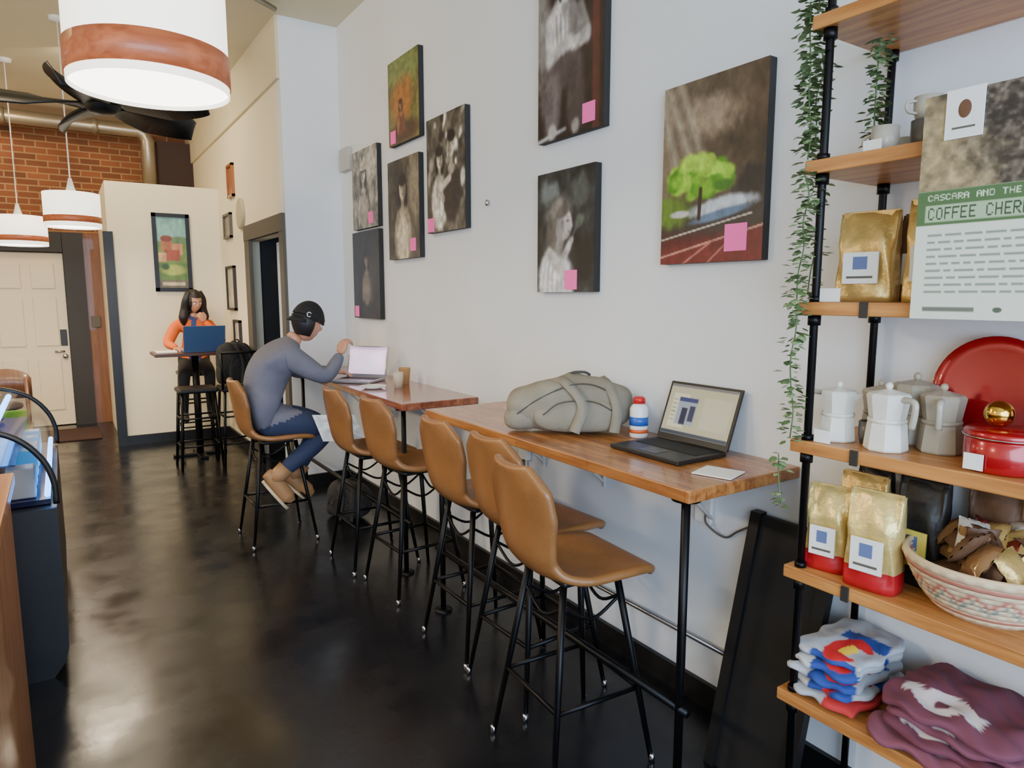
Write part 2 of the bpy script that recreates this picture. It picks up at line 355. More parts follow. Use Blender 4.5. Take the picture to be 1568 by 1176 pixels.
# seated woman portrait
p=Pic(120,180,(.13,.09,.085)).noise(.5,6,15); p.mask((np.abs(p.u-.88-.02*p.v)<.05)*.8,(.36,.16,.14)); p.ell(.06,.3,.14,.4,(.52,.50,.48),.8,rough=.4)
sk=np.array((.84,.81,.78)); dk=(.09,.06,.05)
p.ell(.42,.12,.21,.13,dk,.3,0,.15); p.ell(.38,.24,.07,.10,dk,.4)
p.ell(.42,.37,.24,.19,(.60,.58,.57),.3,6,.12); p.ell(.32,.34,.14,.18,(.86,.84,.82),.45,8,.1); p.ell(.56,.36,.08,.15,(.46,.44,.43),.6,-8,.1)
for q in range(6): p.line(.22+.07*q,.26,.26+.06*q,.50,.008,(.50,.48,.47))
p.line(.44,.18,.43,.235,.055,sk*.72); p.ell(.45,.125,.10,.080,sk,.22,-14); p.ell(.51,.13,.05,.065,sk*.62,.8); p.ell(.43,.058,.13,.036,dk,.35,-8); p.ell(.355,.12,.03,.07,dk,.4)
for ex,ey in ((.425,.118),(.485,.112)): p.ell(ex,ey,.018,.006,(.25,.2,.2),.7); p.ell(ex,ey-.014,.024,.004,(.30,.24,.22),.7)
p.ell(.455,.162,.024,.007,(.45,.30,.30),.7); p.ell(.462,.142,.012,.01,sk*.8,.7)
p.line(.19,.30,.21,.50,.075,(.76,.74,.73)); p.line(.22,.50,.52,.455,.055,(.74,.72,.71)); p.line(.66,.29,.76,.44,.06,(.50,.48,.47)); p.line(.76,.44,.60,.475,.045,sk*.85); p.ell(.56,.465,.10,.035,sk,.35,-14)
p.ell(.42,.60,.30,.10,(.30,.26,.26),.35,-6,.15); p.ell(.24,.78,.14,.22,(.40,.36,.36),.4,8,.15); p.ell(.60,.78,.14,.22,(.26,.22,.22),.4,-6,.15); p.ell(.24,.95,.07,.05,sk*.8,.5); p.ell(.60,.95,.06,.045,sk*.7,.5)
p.line(.0,.99,.45,.95,.012,(.7,.7,.7)); p.soften(3).noise(.28,14,2)
canvas(2.33,2.81,2.345,3.08,p,(.80,.90),ns=.085)
# child portrait
p=Pic(110,130,(.15,.16,.16)).noise(.9,7,21); p.ell(.22,.16,.18,.1,(.42,.45,.45),.6,rough=.4).ell(.75,.18,.16,.12,(.30,.32,.30),.6,rough=.4)
sk=np.array((.78,.76,.74)); hr=(.36,.34,.32)
p.ell(.34,.92,.32,.26,(.80,.80,.80),.3,0,.12,4); p.ell(.26,.82,.18,.18,(.92,.92,.92),.5,0,.15,5)
for q in range(5): p.line(.16+.07*q,.72,.10+.09*q,.98,.008,(.62,.62,.62))
p.ell(.40,.38,.24,.19,hr,.3,0,.18,7); p.ell(.30,.50,.12,.16,hr,.4,10,.2,8); p.ell(.36,.30,.12,.06,(.52,.50,.47),.6,-20,.2)
p.line(.44,.54,.40,.64,.065,sk*.66); p.ell(.50,.44,.125,.125,sk,.22,-18); p.ell(.42,.47,.07,.10,sk*.70,.8); p.ell(.615,.46,.022,.02,sk*.95,.4)
p.ell(.47,.335,.14,.05,hr,.4,-14,.15); p.ell(.555,.415,.030,.009,(.30,.28,.27),.6,6); p.ell(.555,.385,.036,.006,(.45,.43,.41),.6,4); p.ell(.465,.42,.020,.008,(.34,.32,.31),.6); p.ell(.575,.505,.026,.009,(.46,.40,.39),.6); p.ell(.52,.54,.05,.02,sk*.82,.6)
p.line(.24,.68,.40,.80,.055,sk*.92); p.line(.40,.80,.58,.62,.042,sk*.9); p.ell(.61,.585,.05,.032,sk,.35,-40); p.line(.60,.58,.72,.46,.008,(.4,.42,.4)); p.ell(.75,.43,.08,.05,(.34,.38,.34),.4,-30,.3)
p.ell(.84,.74,.14,.2,(.08,.09,.09),.5,rough=.3); p.soften(3).noise(.26,16,4)
canvas(2.375,2.81,1.635,2.2,p,(.62,.90),ns=.09)
p=Pic(140,180,(.40,.34,.27)); u,v=p.u,p.v
p.mask(np.clip((u-.45)*1.6,0,1)*.75,(.25,.19,.14)); p.noise(.35,5,31)
p.ell(.5,.20,.22,.1,(.60,.52,.43),.9,rough=.4)
for x0,x1,w in ((.03,.34,.03),(.16,.46,.022),(-.05,.16,.03)): p.line(x0,.0,x1,.5,w,(.66,.60,.51),.08)
p.mask(np.clip((v-.60)*8,0,1),(.22,.19,.17))
p.ell(.08,.70,.22,.09,(.36,.47,.15),.5,rough=.3); p.ell(.90,.60,.16,.10,(.16,.14,.13),.5,rough=.3)
p.ell(.62,.70,.3,.045,(.72,.75,.78),.5,-4,.3); p.ell(.60,.745,.28,.025,(.36,.45,.55),.5,-6); p.ell(.2,.72,.1,.02,(.78,.77,.75),.5)
p.mask((v-.80-.02*u)*14,(.34,.11,.11)); p.mask((v-.90+.10*u)*20,(.42,.14,.14))
p.line(.0,.86,.9,.755,.005,(.72,.68,.62)); p.line(.0,.96,1,.82,.006,(.74,.52,.46)); p.line(.25,1.0,.55,.88,.006,(.70,.42,.38)); p.line(.5,1.0,.75,.86,.005,(.70,.42,.38))
for i in range(70):
    a=random.random()*6.28; r=random.random()**.5; p.ell(.40+.30*r*math.cos(a),.53+.095*r*math.sin(a)-.02*(1-r),.065,.035,random.choice([(.46,.66,.14),(.62,.80,.22),(.32,.54,.10),(.54,.72,.18)]),.5,0,.4,i)
p.ell(.38,.45,.17,.05,(.66,.82,.26),.5,0,.4); p.line(.41,.60,.40,.75,.018,(.18,.13,.08)); p.ell(.63,.59,.1,.03,(.24,.44,.12),.5)
p.noise(.2,22,8)
canvas(1.50,1.97,1.74,2.40,p,(.765,.875),ns=.095)
def framed(name,p0,U,Wd,pic,fm,nrm,fw_=.03,depth=.03):
    e=empty(name); p0,U,Wd,n=V(p0),V(U),V(Wd),V(nrm)
    def bar(nm,a,b,c,d):
        pts=[a,b,c,d]; vs=pts+[q+n*depth for q in pts]
        obj(nm,mesh(vs,[(0,1,2,3),(4,5,6,7),(0,1,5,4),(1,2,6,5),(2,3,7,6),(3,0,4,7)]),fm,False,e)
    u=U.normalized()*fw_; w=Wd.normalized()*fw_
    bar('frame_top',p0,p0+U,p0+U+w,p0+w); bar('frame_bottom',p0+Wd-w,p0+Wd-w+U,p0+Wd+U,p0+Wd)
    bar('frame_left',p0,p0+u,p0+u+Wd,p0+Wd); bar('frame_right',p0+U-u,p0+U,p0+U+Wd,p0+U-u+Wd)
    picmesh('picture',pic,p0+n*.012,U,Wd,M_canvas,e); return e
p=Pic(60,110,(.50,.68,.64)); p.mask((p.v-.34)*30,(.42,.52,.24)); p.ell(.7,.34,.3,.05,(.36,.48,.30),.3); p.rect(.22,.34,.5,.48,(.66,.40,.24)).rect(.5,.38,.78,.52,(.74,.50,.34)).rect(.3,.46,.7,.60,(.60,.28,.18)).rect(.12,.5,.34,.62,(.80,.62,.42)); p.ell(.36,.32,.16,.04,(.5,.24,.15),.1); p.mask((p.v-.62)*30,(.34,.46,.20)); p.ell(.5,.72,.34,.07,(.62,.66,.30),.4).ell(.3,.68,.1,.04,(.2,.32,.14),.4); p.mask((p.v-.84)*60,(.42,.38,.30)); p.rect(.2,.88,.8,.92,(.8,.74,.6)); p.noise(.2,12,4)
framed('framed_poster',(.885,8.4,2.50),(.37,0,0),(0,0,-.84),p,M_blackp,(0,-1,0),.04)
fs=mat('frame_grey',(.35,.33,.30),.5)
def sidepic(name,y0,y1,z0,z1,c,fm): 
    framed(name,(1.57,y1,z1),(0,y0-y1,0),(0,0,z0-z1),Pic(12,12,c).noise(.3,5,2),fm,(-1,0,0),.025)
sidepic('framed_picture',7.5,7.75,2.62,2.95,(.62,.40,.28),wood('pic_frame_wood',(.55,.32,.16),(.65,.4,.2),2))
sidepic('framed_picture',7.7,8.05,2.22,2.48,(.55,.5,.42),fs); sidepic('framed_picture',7.65,8.05,1.46,1.93,(.72,.68,.6),M_dark); sidepic('framed_picture',7.5,7.8,1.10,1.36,(.8,.78,.72),M_dark)
lathe('wall_clock',[(0,.03),(.12,.03),(.15,.025),(.15,0)],mat('clock_tan',(.68,.64,.52),.5),None,(1.57,7.25,2.42),24,axis=(-1,0,0))
# ------------------------------------------------------------------ pendants
M_shade=mat('shade_fabric',(.95,.93,.88),.8,emit=2.2,emitcol=(1,.97,.90)); M_diff=mat('shade_diffuser',(.98,.97,.95),.6,emit=7,emitcol=(1,.97,.92))
M_band=wood('shade_veneer',(.56,.27,.14),(.72,.40,.24),0,.5)
M_band.node_tree.nodes['Principled BSDF'].inputs['Emission Color'].default_value=(*lin((.80,.42,.22)),1); M_band.node_tree.nodes['Principled BSDF'].inputs['Emission Strength'].default_value=.18
def pendant(x,y,z,r=.25,h=.36,energy=22,b0=.022,b1=.11):
    e=empty('pendant_lamp')
    lathe('shade',[(r-.004,0),(r,0),(r,h),(r-.004,h),(r-.004,0)],M_shade,e,(x,y,z),64)
    lathe('veneer_band',[(r+.001,b0),(r+.004,b0),(r+.004,b1),(r+.001,b1)],M_band,e,(x,y,z),64)
    lathe('diffuser',[(0,.012),(r-.006,.012)],M_diff,e,(x,y,z),64); lathe('top_disc',[(0,h-.02),(r-.006,h-.02)],M_shade,e,(x,y,z),64)
    lathe('cap',[(0,.13),(.012,.13),(.03,.05),(.05,0)],M_white,e,(x,y,z+h-.01),20)
    tube('cord',[(x,y,z+h+.1),(x,y,CH-.03)],.005,M_white,e,8); lathe('canopy',[(.06,0),(.055,-.03),(0,-.035)],M_white,e,(x,y,CH),24)
    L=bpy.data.lights.new('bulb','AREA'); L.shape='DISK'; L.size=r*1.6; L.energy=energy; L.color=(1,.80,.55)
    lo=bpy.data.objects.new('bulb',L); COL.objects.link(lo); lo.location=(x,y,z-.01); lo.parent=e
pendant(.275,2.38,2.225,r=.218,energy=14)
pendant(.14,6.7,2.165,r=.20,h=.27,b0=.035,b1=.085,energy=30); pendant(-.27,8.1,2.09,r=.225,h=.27,b0=.035,b1=.085,energy=30)
for q in ((-1.5,1.5,2.2),(-1.5,4.0,2.2),(-1.6,6.5,2.2)): pendant(*q,energy=50)  # unseen pendants over the service counter, added to warm the ceiling
fe=empty('ceiling_fan'); fx,fy,fz=.30,4.95,2.76
lathe('motor',[(0,-.06),(.07,-.05),(.11,0),(.11,.06),(.06,.1),(.02,.12)],M_blackp,fe,(fx,fy,fz),28); tube('downrod',[(fx,fy,fz+.1),(fx,fy,CH)],.015,M_blackp,fe)
for k in range(5):
    a=math.radians(-40+72*k); d=V((math.cos(a),math.sin(a),0)); s=V((-math.sin(a),math.cos(a),0)); vs=[];N=16
    for i in range(N+1):
        t=i/N; w=.025+.10*math.sin(math.pi*min(1,(.12+.88*t)))**.7 if t<.98 else .03
        c=V((fx,fy,fz-.02))+d*(.1+.56*t)
        for q in (-1,0,1): vs.append(c+s*w*q+V((0,0,-.055*q*min(1,t*2)+.012*(1-abs(q)))))
    f=[]
    for i in range(N):
        for j in range(2): f.append((i*3+j,i*3+j+1,i*3+j+4,i*3+j+3))
    b=obj('blade_%d'%(k+1),mesh(vs,f),M_blackp,True,fe); sm=b.modifiers.new('s','SOLIDIFY'); sm.thickness=.012
# ------------------------------------------------------------------ counters
def counter(name,x0,x1,y0,y1,zt,m,legs):
    e=empty(name)
    box('top',(x0,y0,zt-.04),(x1,y1,zt),m,e,.004)
    for i,y in enumerate(legs):
        tube('leg_%d'%(i+1),[(x0+.05,y,0.0),(x0+.05,y,zt-.04)],.014,M_black,e,12); lathe('flange_%d'%(i+1),[(0,.01),(.045,.01),(.045,0)],M_black,e,(x0+.05,y,0),16)
        lathe('top_flange_%d'%(i+1),[(0,-.008),(.045,-.008),(.045,0)],M_black,e,(x0+.05,y,zt-.04),16)
    tube('foot_rail',[(x0+.05,y0+.02,.32),(x0+.05,y1-.02,.32)],.014,M_black,e,12)
    for i,y in enumerate((y0+.35,(y0+y1)/2+.1,y1-.3)):
        tubes('bracket_%d'%(i+1),[([(x1-.012,y,zt-.05),(x1-.012,y,zt-.3)],.009),([(x1-.012,y,zt-.05),(x1-.3,y,zt-.05)],.009),([(x1-.012,y,zt-.28),(x1-.26,y,zt-.055)],.008)],M_white,e)
    return e
counter('bar_counter',1.50,W-.002,1.335,3.08,1.05,M_wood,(1.39,3.0))
counter('bar_counter',1.545,W-.002,3.46,5.66,1.02,M_wood2,(3.55,5.5))
tube('wall_conduit',[(W-.025,1.25,.27),(W-.025,2.9,.27),(W-.025,2.95,.3),(W-.025,2.95,.75)],.011,M_chrome)
for y in (2.95,1.72): box('wall_outlet',(W-.03,y-.04,.75),(W-.001,y+.04,.88),M_label,None,.004)
tube('power_cable',[(W-.035,1.70,.80),(W-.05,1.68,.76),(W-.02,1.62,.72),(W-.02,1.56,.76),(W-.02,1.50,.80)],.004,M_frame,None,8,sp=8)
# ------------------------------------------------------------------ bar stools
def stool(x,y,rot=0,sz=.70,name='bar_stool'):
    e=empty(name); e.location=(x,y,0); e.rotation_euler=(0,0,math.radians(rot))
    prof=catmull([(.225,0,-.025),(.19,0,.0),(.08,0,.0),(-.06,0,-.005),(-.15,0,.012),(-.195,0,.06),(-.215,0,.13),(-.23,0,.22),(-.245,0,.31),(-.262,0,.385)],5)
    n=len(prof); wk=[.17,.20,.215,.21,.185,.16,.172,.195,.185,.10]; cs=[0,.0,.012,.018,.025,.03,.035,.04,.038,.03]
    M_=14; vs=[]
    for i,pp in enumerate(prof):
        t=i/(n-1); w=float(np.interp(t,np.linspace(0,1,10),wk)); c=float(np.interp(t,np.linspace(0,1,10),cs))
        tt=(prof[min(i+1,n-1)]-prof[max(i-1,0)]).normalized(); nr=V((tt.z,0,-tt.x))
        if nr.z<0 and i<n/3: nr=-nr
        for j in range(M_+1):
            q=-1+2*j/M_; vs.append(pp+V((0,q*w,sz))+nr*c*abs(q)**2.2)
    fs=[(i*(M_+1)+j,i*(M_+1)+j+1,(i+1)*(M_+1)+j+1,(i+1)*(M_+1)+j) for i in range(n-1) for j in range(M_)]
    o=obj('shell_seat',mesh(vs,fs),M_leather,True,e); s=o.modifiers.new('s','SOLIDIFY'); s.thickness=.032; s.offset=0
    b=o.modifiers.new('b','SUBSURF'); b.levels=1; b.render_levels=1
    box('seat_plate',(-.1,-.1,sz-.045),(.1,.1,sz-.02),M_blackp,e,.01)
    T=[];F=[]
    for sx in (-1,1):
        for sy in (-1,1):
            top=V((sx*.11,sy*.11,sz-.03)); bot=V((sx*.205,sy*.205,.0)); T.append(([top,top.lerp(bot,.5),bot],[.013,.012,.009]))
            F.append(([bot+V((0,0,.03)),bot],.011))
    def at(sx,sy,z): k=(sz-.03-z)/(sz-.03); return V((sx*(.11+.095*k),sy*(.11+.095*k),z))
    for z,r in ((.27,.009),(.50,.006)):
        for a,b_ in (((-1,-1),(1,-1)),((1,-1),(1,1)),((1,1),(-1,1)),((-1,1),(-1,-1))):
            if z>.4 : 
                pa=at(*a,z+.1); pb=at(*b_,z+.1); mid=(pa+pb)/2-V((0,0,.06)); T.append((catmull([pa,mid,pb],6),r))
            else: T.append(([at(*a,z),at(*b_,z)],r))
    tubes('leg_frame',T,M_black,e,10); tubes('foot_glides',F,M_chrome,e,10)
    return e
for (x,y,r) in ((1.43,1.79,-4),(1.575,2.21,2),(1.57,2.64,0),(1.57,3.39,3),(1.52,3.86,0),(1.13,4.60,0)): stool(x,y,r)
# ------------------------------------------------------------------ laptop etc.
M_screen=vcmat('screen',.3,emit=.9)
def laptop(loc,yaw,open_=105,pic=None,body=None,w=.33,d=.23,name='laptop',em=None):
    e=empty(name); e.location=loc; e.rotation_euler=(0,0,math.radians(yaw)); body=body or mat('laptop_black',(.07,.07,.08),.4)
    box('base',(-d,-w/2,0),(0,w/2,.016),body,e,.003)
    box('keyboard',(-d*.55,-w*.43,.0162),(-.03,w*.43,.0175),mat('keys',(.02,.02,.025),.7),e); box('trackpad',(-d*.92,-w*.13,.0162),(-d*.62,w*.13,.017),mat('trackpad',(.12,.12,.13),.3),e)
    a=math.radians(open_-90); up=V((math.sin(a),0,math.cos(a))); nr=V((-math.cos(a),0,math.sin(a)))
    h=d*.93; p0=V((0,w/2,.018)); vs=[]
    for t in (0,.009):
        for q in (p0,p0-V((0,w,0)),p0-V((0,w,0))+up*h,p0+up*h): vs.append(q-nr*t)
    obj('lid',mesh(vs,[(0,1,2,3),(7,6,5,4),(0,4,5,1),(1,5,6,2),(2,6,7,3),(3,7,4,0)]),body,False,e)
    if pic is not None: picmesh('screen',pic,p0+V((0,-.01,0))+up*(h-.01)+nr*.0012,(0,-(w-.02),0),-up*(h-.03),em or M_screen,e)
    return e
p=Pic(90,60,(.62,.60,.50)); p.rect(0,0,1,.05,(.35,.36,.38)).rect(0,.93,1,1,(.16,.20,.26)).rect(.07,.18,.32,.85,(.72,.70,.60)).rect(.17,.25,.46,.33,(.16,.20,.36)).rect(.17,.33,.46,.78,(.50,.54,.58)).rect(.24,.45,.33,.78,(.10,.12,.22)).rect(.36,.40,.44,.7,(.14,.16,.26)).rect(.55,.2,.95,.8,(.66,.64,.55))
for k in range(6): p.rect(.08,.3+.08*k,.15,.32+.08*k,(.45,.45,.42))
laptop((1.935,1.727,1.052),0,110,p,em=vcmat('screen_dim',.3,emit=.45),d=.245,w=.34)
p=Pic(40,30,(.95,.82,.93)); p.rect(0,0,1,.08,(.75,.66,.82)).rect(.1,.2,.9,.85,(.98,.88,.97))
laptop((1.80,4.64,1.022),40,104,p,body=mat('laptop_silver',(.66,.66,.68),.35,metal=.6),w=.31,d=.24)
box('paper_napkin',(-.06,-.065,-.002),(.06,.065,.002),M_label,None,.001,Matrix.Rotation(.3,3,'Z')).location=(1.735,1.425,1.0535)
b=empty('sanitizer_bottle'); M_bw=mat('bottle_white',(.9,.9,.9),.3); M_red=mat('bottle_red',(.75,.10,.10),.35); M_blue=mat('bottle_blue',(.15,.35,.70),.35)
lathe('body',[(0,0),(.034,0),(.037,.006),(.037,.115),(.03,.13),(.016,.137),(.016,.142),(0,.142)],M_bw,b,(1.92,1.985,1.051),28)
lathe('label_blue',[(.0375,.05),(.0378,.05),(.0378,.085),(.0375,.085)],M_blue,b,(1.92,1.985,1.051),28); lathe('label_orange',[(.0375,.02),(.0378,.02),(.0378,.035),(.0375,.035)],mat('bottle_orange',(.8,.35,.15),.4),b,(1.92,1.985,1.051),28)
lathe('cap',[(.016,.138),(.024,.138),(.024,.158),(.018,.165),(0,.166)],M_red,b,(1.92,1.985,1.051),20)
def backpack(name,loc,yaw,L,D,Hh,col,dark,slope=0,bright=None):
    e=empty(name); e.location=loc; e.rotation_euler=(0,0,math.radians(yaw))
    m=mat(name+'_cloth',col,.85,noise=.22,nscale=9,bump=.5,bscale=20); m2=mat(name+'_trim',dark,.8)
    def f(v):
        p=V([math.copysign(abs(c)**.66,c) for c in v])
        k=1-.18*max(0,p.x)-slope*max(0,-p.x); p.z=(p.z*k if p.z>0 else p.z)-(slope*.35*max(0,-p.x) if p.z>0 else 0)
        p.z+=.05*math.sin(p.x*6+p.y*3)*(p.z>0)+.03*math.sin(p.x*13+1)*(p.z>0); p.y*=1-.12*abs(p.z); p.y+=.05*math.sin(p.x*7)
        return p
    ellip('body',(0,0,Hh*.47),(L/2,D/2,Hh*.46),m,e,seg=48,fn=f)
    ellip('front_pocket',(L*.06,-D*.36,Hh*.33),(L*.34,D*.2,Hh*.29),m,e,seg=32,fn=f)
    ellip('side_pocket',(-L*.38,-.01,Hh*.24),(L*.14,D*.36,Hh*.22),m,e,seg=24,fn=f)
    z=catmull([(-L*.42,-D*.36,Hh*.30),(-L*.22,-D*.46,Hh*.60),(.02,-D*.44,Hh*.82),(L*.25,-D*.43,Hh*.76),(L*.42,-D*.36,Hh*.42)],8); tube('zipper',z,.003,m2,e,8)
    z=catmull([(-L*.20,-D*.54,Hh*.34),(-L*.06,-D*.56,Hh*.54),(L*.18,-D*.56,Hh*.56),(L*.34,-D*.53,Hh*.40)],8); tube('pocket_zipper',z,.0025,m2,e,8)
    def strap(nm,pts,w=.03):
        c=catmull(pts,10); vs=[]
        for i,q in enumerate(c):
            t=(c[min(i+1,len(c)-1)]-c[max(i-1,0)]).normalized(); s=t.cross(V((0,-.7,.7))).normalized(); nn=s.cross(t)
            vs+=[q-s*w,q+s*w,q+s*w+nn*.006,q-s*w+nn*.006]
        fs=[]
        for i in range(len(c)-1):
            a=i*4
            for k in range(4): fs.append((a+k,a+(k+1)%4,a+4+(k+1)%4,a+4+k))
        obj(nm,mesh(vs,fs),m,True,e)
    strap('strap_1',[(-L*.10,-D*.05,Hh*.86),(-L*.02,-D*.40,Hh*.82),(L*.10,-D*.58,Hh*.5),(L*.04,-D*.62,.02)],.022)
    strap('strap_2',[(L*.24,-D*.05,Hh*.88),(L*.30,-D*.36,Hh*.78),(L*.36,-D*.55,Hh*.45),(L*.34,-D*.58,.02)],.020)
    tube('grab_handle',[(L*.0,.02,Hh*.93),(L*.04,.0,Hh*.97),(L*.12,.0,Hh*.97),(L*.16,.02,Hh*.92)],.006,m2,e,8,sp=6)
    return e
backpack('backpack',(1.772,2.25,1.052),-38,.53,.25,.255,(.53,.50,.43),(.26,.25,.22),slope=.35)
b=empty('drink_glass'); M_orange=mat('orange_drink',(.85,.50,.18),.3)
lathe('glass',[(0,0),(.028,0),(.034,.10),(.031,.10),(.026,.006),(0,.006)],mat('glass_clear',(.9,.85,.75),.1,alpha=.5),b,(1.82,4.12,1.021),24); lathe('drink',[(0,.007),(.025,.007),(.029,.07),(0,.07)],M_orange,b,(1.82,4.12,1.021),24)
b=empty('kraft_cup'); lathe('cup',[(0,0),(.03,0),(.04,.11),(.042,.112),(.037,.112),(.028,.004),(0,.004)],mat('kraft',(.72,.56,.36),.7),b,(1.92,4.24,1.021),24)
b=empty('coffee_plate'); lathe('plate',[(0,.004),(.05,.004),(.085,.016),(.09,.018),(.05,0),(0,0)],M_white,b,(1.66,4.16,1.021),32)
# ------------------------------------------------------------------ shelving unit
se=empty('pipe_shelving_unit'); SZ=[2.30,1.937,1.567,1.188,.821,.445]; SX0,SX1,SY0,SY1=1.68,2.035,.02,1.137
for i,z in enumerate(SZ): box('board_%d'%(i+1),(SX0,SY0,z),(SX1,SY1,z+.035),M_shelf,se,.003)
for i,(x,y) in enumerate(((1.705,1.10),(2.005,1.10),(1.705,.08),(2.005,.08))):
    tube('post_%d'%(i+1),[(x,y,0),(x,y,CH)],.011,M_black,se,12)
    for z in SZ:
        lathe('collar',[(.011,-.028),(.017,-.028),(.017,0),(.011,0)],M_black,se,(x,y,z),12); lathe('collar_top',[(.011,.035),(.016,.035),(.016,.05),(.011,.05)],M_black,se,(x,y,z),12)
    lathe('foot_flange',[(.0125,.012),(.04,.01),(.04,0)],M_black,se,(x,y,0),16)
for i,z in enumerate(SZ):
    if i in (2,3,4):
        for y in (.95,): box('tag_clip',(SX0-.006,y-.01,z-.004),(SX0,y+.01,z+.036),M_dark,se)
def sz(i): return SZ[i]+.036
M_leaf=mat('ivy_leaf',(.33,.43,.24),.6,noise=.3,nscale=20); M_leaf2=mat('ivy_leaf_pale',(.46,.54,.36),.6)
def ivy(x,y,z0,z1,n,spread=.035,seed=1):
    rs=random.Random(seed); e=empty('hanging_ivy'); st=[]
    k=int((z0-z1)/.08)+2
    for i in range(k): st.append((x+rs.uniform(-.012,.012),y+rs.uniform(-.012,.012),z0-(z0-z1)*i/(k-1)))
    cur=catmull(st,4); tube('stem',cur,.002,M_leaf,e,6)
    for nm,m in (('leaves',M_leaf),('pale_leaves',M_leaf2)):
        vs=[];fs=[]
        for i in range(n//2):
            c=cur[rs.randrange(len(cur))]; a=rs.uniform(0,6.28); d=V((math.cos(a),math.sin(a),rs.uniform(-.8,.2))).normalized(); s=d.cross(V((0,0,1))).normalized(); nn=s.cross(d)
            l=rs.uniform(.016,.030); b0=c+d*rs.uniform(.003,spread)
            pts=[b0,b0+d*l*.3+s*l*.45,b0+d*l*.62+s*l*.36,b0+d*l,b0+d*l*.62-s*l*.36,b0+d*l*.3-s*l*.45]
            o=len(vs); vs+=pts+[b0+d*l*.5+nn*l*.12]; fs+=[(o+j,o+(j+1)%6,o+6) for j in range(6)]
        obj(nm,mesh(vs,fs),m,False,e)
ivy(1.690,1.130,3.2,2.36,220,.032,3); ivy(1.700,1.150,2.38,1.98,260,.032,13); ivy(1.664,1.125,1.95,1.61,170,.028,23); ivy(1.660,1.130,1.60,1.23,130,.024,4); ivy(1.84,1.04,2.29,1.99,150,.026,5); ivy(1.76,1.155,2.28,2.02,130,.028,6); ivy(1.658,1.14,1.18,1.04,26,.02,8); ivy(1.76,1.155,1.93,1.62,70,.026,15)
def coffee_bag(loc,yaw,w,d,h,body,lab,low=None,lowh=0,name='coffee_bag',lab2=None):
    e=empty(name); e.location=loc; e.rotation_euler=(0,0,math.radians(yaw))
    N=14; K=24; vs=[]
    for i in range(N+1):
        t=i/N; zz=h*t; dd=d/2*(1-.15*t) if t<.62 else d/2*(.907)*(1-((t-.62)/.38)**1.2)+.003
        ww=w/2*(1-.04*math.sin(t*math.pi))
        for k in range(K):
            a=2*math.pi*k/K; cx=math.copysign(abs(math.cos(a))**.45,math.cos(a)); cy=math.copysign(abs(math.sin(a))**.55,math.sin(a))
            vs.append(V((dd*cx+.006*math.sin(5*a+t*9)*(t>.05),ww*cy,zz)))
    fs=[(i*K+k,i*K+(k+1)%K,(i+1)*K+(k+1)%K,(i+1)*K+k) for i in range(N) for k in range(K)]; fs.append(tuple(range(K-1,-1,-1))); fs.append(tuple(N*K+k for k in range(K)))
    me=mesh(vs,fs); o=obj('pouch',me,[body,low or body],True,e)
    for p_ in me.polygons:
        if p_.center.z<lowh: p_.material_index=1
    x=-d*.475
    box('label',(x-.012,-w*.30,h*.20),(x-.006,w*.30,h*.55),lab,e,.001); box('logo',(x-.0135,-w*.12,h*.36),(x-.012,w*.12,h*.50),lab2 or M_dark,e,.0005)
    box('label_text',(x-.0135,-w*.22,h*.26),(x-.012,w*.22,h*.285),MATS['frame_grey'],e,.0003)
    box('top_seal',(-.004,-w*.47,h-.012),(.004,w*.47,h+.004),body,e,.001)
    return e
M_gold=mat('gold_foil',(.86,.72,.42),.32,metal=.45,noise=.2,nscale=15,bump=.5,bscale=22); M_silver=mat('pale_gold_foil',(.90,.80,.50),.30,metal=.4,noise=.2,nscale=20,bump=.6,bscale=22)
M_brownbag=mat('brown_bag',(.38,.26,.17),.6,bump=.3,bscale=30); M_blackbag=mat('black_bag',(.14,.13,.12),.5,bump=.3,bscale=30); M_redlow=mat('red_band',(.68,.10,.13),.4); M_logo=mat('logo_blue',(.35,.42,.60),.6); M_yel=mat('yellow_label',(.90,.82,.35),.5)
coffee_bag((1.82,1.025,sz(2)),8,.15,.09,.235,M_gold,M_label,lab2=M_logo)
coffee_bag((1.80,.845,sz(2)),5,.13,.09,.25,M_gold,M_label,lab2=M_logo); coffee_bag((1.93,.93,sz(2)),0,.13,.08,.23,M_brownbag,M_label)
box('price_tag',(1.70,1.03,sz(2)),(1.705,1.085,sz(2)+.035),M_label)
coffee_bag((1.765,1.055,sz(4)),10,.115,.085,.235,M_silver,M_label,M_redlow,.05,lab2=M_logo)
coffee_bag((1.745,.915,sz(4)),6,.135,.09,.255,M_silver,M_label,M_redlow,.06,lab2=M_logo)
coffee_bag((1.855,1.01,sz(4)),0,.13,.08,.265,M_gold,M_yel,lab2=M_dark); coffee_bag((1.87,.86,sz(4)),-4,.12,.07,.275,M_blackbag,M_yel,lab2=M_logo); coffee_bag((1.96,.90,sz(4)),0,.13,.07,.27,M_blackbag,M_yel); coffee_bag((1.995,.74,sz(4)),0,.13,.04,.28,M_brownbag,M_label); coffee_bag((1.995,.56,sz(4)),0,.13,.04,.29,M_brownbag,M_yel)
coffee_bag((1.965,1.04,sz(4)),0,.1,.07,.26,M_blackbag,M_yel)
